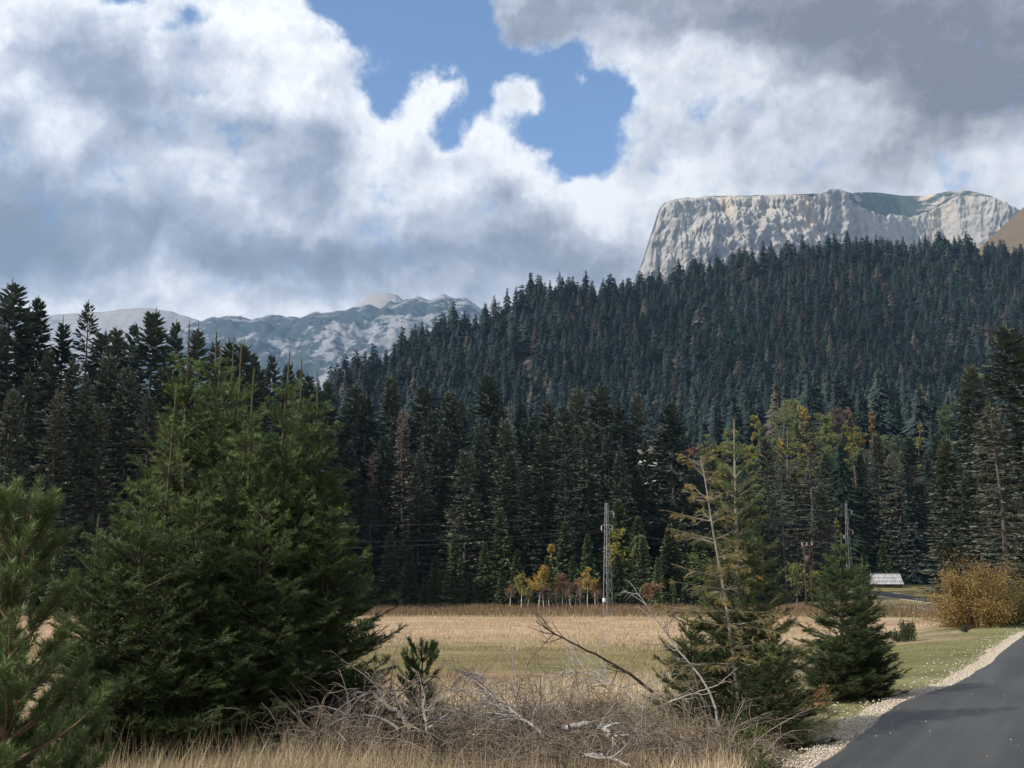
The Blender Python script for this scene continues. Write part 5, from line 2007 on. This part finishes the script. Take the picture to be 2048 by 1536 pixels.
def shed():
    p = G(1775, 1176, 400)
    d = 205.0
    p = np.array([ux(1772, 1175, d), d, 0])
    p[2] = float(T(p[0], p[1]))
    e = empty('shed', p, math.radians(-14))
    tag(e, 'low wooden shed with a pale grey plank roof at the far edge of the field', 'shed')
    W, Dp, hw, hr = 6.0, 4.4, .95, 2.95
    ztop = at(1772, 1148, d)[2] - p[2]
    hr = max(ztop, 2.2)
    hw = hr - 1.75
    g = Geo()
    g.box((0, -Dp / 2 + .3, hw / 2), (W - .5, .12, hw), 0, (.10, .085, .07))
    g.box((0, Dp / 2 - .3, hw / 2), (W - .5, .12, hw), 0, (.10, .085, .07))
    g.build('wall', M_BARK, e)
    gb = Geo()
    for s in (-1, 1):
        x = s * (W / 2 - .25)
        gb.add([(x, -Dp / 2 + .3, 0), (x, Dp / 2 - .3, 0), (x, Dp / 2 - .3, hw), (x, 0, hr - .08), (x, -Dp / 2 + .3, hw)], [(0, 1, 2), (0, 2, 4), (4, 2, 3)], (.12, .10, .085))
    gb.build('gable', M_BARK, e)
    # planked roof: every course slightly proud of the next, slightly hipped ends
    for s in (-1, 1):
        r = Geo()
        n = 20
        for i in range(n):
            a0, a1 = -1 + 2 * i / n, -1 + 2 * (i + .94) / n
            for k in range(3):
                t0, t1 = k / 3, (k + 1.04) / 3
                jit = random.uniform(-.015, .02)
                sh = random.uniform(.8, 1.15)

                def q(a, t, up):
                    w = (W / 2) * (1 - .10 * (1 - t)) if True else W / 2
                    w = W / 2 * (.86 + .14 * t)
                    return (a * w, s * (Dp / 2 + .1) * t, hr - (hr - hw + .1) * t + up)
                lo = .02 * (3 - k) * 0 + .03 * (k == 0) + .0
                u = .05 + jit + .015 * (2 - k)
                V = [q(a0, t0, u), q(a1, t0, u), q(a1, t1, u), q(a0, t1, u), q(a0, t0, u - .04), q(a1, t0, u - .04), q(a1, t1, u - .04), q(a0, t1, u - .04)]
                r.add(V, [(0, 1, 2), (0, 2, 3), (4, 6, 5), (4, 7, 6), (0, 4, 5), (0, 5, 1), (3, 2, 6), (3, 6, 7), (0, 3, 7), (0, 7, 4), (1, 5, 6), (1, 6, 2)], np.array((.46, .46, .47)) * sh)
        r.build('roof', M_DEAD, e)
    Geo().box((.2, -Dp / 2 + .2, hw * .5), (.7, .06, hw * .9), 0, (.04, .035, .03)).build('door', M_BARK, e)


shed()


def fence():
    pts = [(1742, 1212, 118), (1790, 1222, 113), (1830, 1228, 110), (1865, 1236, 100), (1895, 1246, 86)]
    P = [np.array([ux(a, b, d), d, float(T(ux(a, b, d), d))]) for a, b, d in pts]
    e = empty('rail_fence', P[0])
    tag(e, 'weathered rustic rail fence with leaning posts crossing the far field', 'fence')
    g = Geo()
    allp = []
    for i in range(len(P) - 1):
        k = 4
        for j in range(k):
            q = P[i] + (P[i + 1] - P[i]) * j / k
            q[2] = float(T(q[0], q[1]))
            allp.append(q)
    allp.append(P[-1])
    for q in allp:
        q = q - P[0]
        ln = np.array([random.uniform(-.15, .15), random.uniform(-.1, .1), 0])
        Geo().segs([q], [q + ln + [0, 0, 1.15]], .05, .04, 5, (.20, .18, .16)).build('post', M_DEAD, e)
    r = Geo()
    for i in range(len(allp) - 1):
        for h in (.45, .9):
            if random.random() < .85:
                a, b = allp[i] - P[0] + [0, .06, h + random.uniform(-.1, .1)], allp[i + 1] - P[0] + [0, .06, h + random.uniform(-.1, .1)]
                r.segs([a], [b], .035, .03, 4, (.24, .22, .20))
    r.build('rail', M_DEAD, e)


fence()


def house():
    p = G_HOUSE
    zt = at(1300, 900, p[1])[2]
    e = empty('house', (p[0], p[1], p[2]), .35)
    tag(e, 'cream-walled house almost hidden among the spruces', 'house')
    h = zt - p[2]
    W, D = 4.6, 6.0
    Geo().box((0, 0, h / 2 - .6), (W, D, h - 1.2), 0, (.52, .49, .40)).build('wall', M_PLAIN, e)
    r = Geo()
    a = h - 1.25
    V = [(-W / 2 - .5, -D / 2 - .5, a), (W / 2 + .5, -D / 2 - .5, a), (W / 2 + .5, D / 2 + .5, a), (-W / 2 - .5, D / 2 + .5, a), (-W / 2 - .5, 0, a + 2.2), (W / 2 + .5, 0, a + 2.2)]
    r.add(V, [(0, 1, 5), (0, 5, 4), (2, 3, 4), (2, 4, 5), (1, 2, 5), (3, 0, 4), (0, 2, 1), (0, 3, 2)], (.20, .17, .15))
    r.build('roof', M_PLAIN, e)
    for x, z in ((-1.6, h - 2.6), (1.4, h - 2.6), (-1.6, h - 6), (1.4, h - 6)):
        w = Geo().box((x, -D / 2 - .02, z), (1.0, .08, 1.3), 0, (.03, .035, .04)).build('window', M_PLAIN, e)
        Geo().box((x, -D / 2 - .07, z - .7), (1.2, .14, .08), 0, (.6, .58, .52)).build('sill', M_PLAIN, w)


house()


# ---------------------------------------------------------------- haze
def haze():
    b = Geo()
    x0, x1, y0, y1, z0, z1 = -9000, 9000, -300, 9600, -60, 1680
    b.box(((x0 + x1) / 2, (y0 + y1) / 2, (z0 + z1) / 2), (x1 - x0, y1 - y0, z1 - z0))
    m = bpy.data.materials.new('haze')
    m.use_nodes = True
    t = NT(m.node_tree)
    v = t.node('ShaderNodeVolumePrincipled')
    v.inputs['Color'].default_value = (.40, .65, 1.0, 1)
    v.inputs['Density'].default_value = HAZE
    v.inputs['Anisotropy'].default_value = .2
    o = t.node('ShaderNodeOutputMaterial')
    t.l.new(v.outputs[0], o.inputs['Volume'])
    tag(b.build('haze', m), 'thin blue mountain haze', kind='stuff')


HAZE = 8.0e-5
haze()
print('SPRUCES', NSPR[0], 'objects', len(bpy.data.objects))
print('TRIS', sum(len(m.polygons) for m in bpy.data.meshes))
print('clear', G_CLEAR, 'house', G_HOUSE)
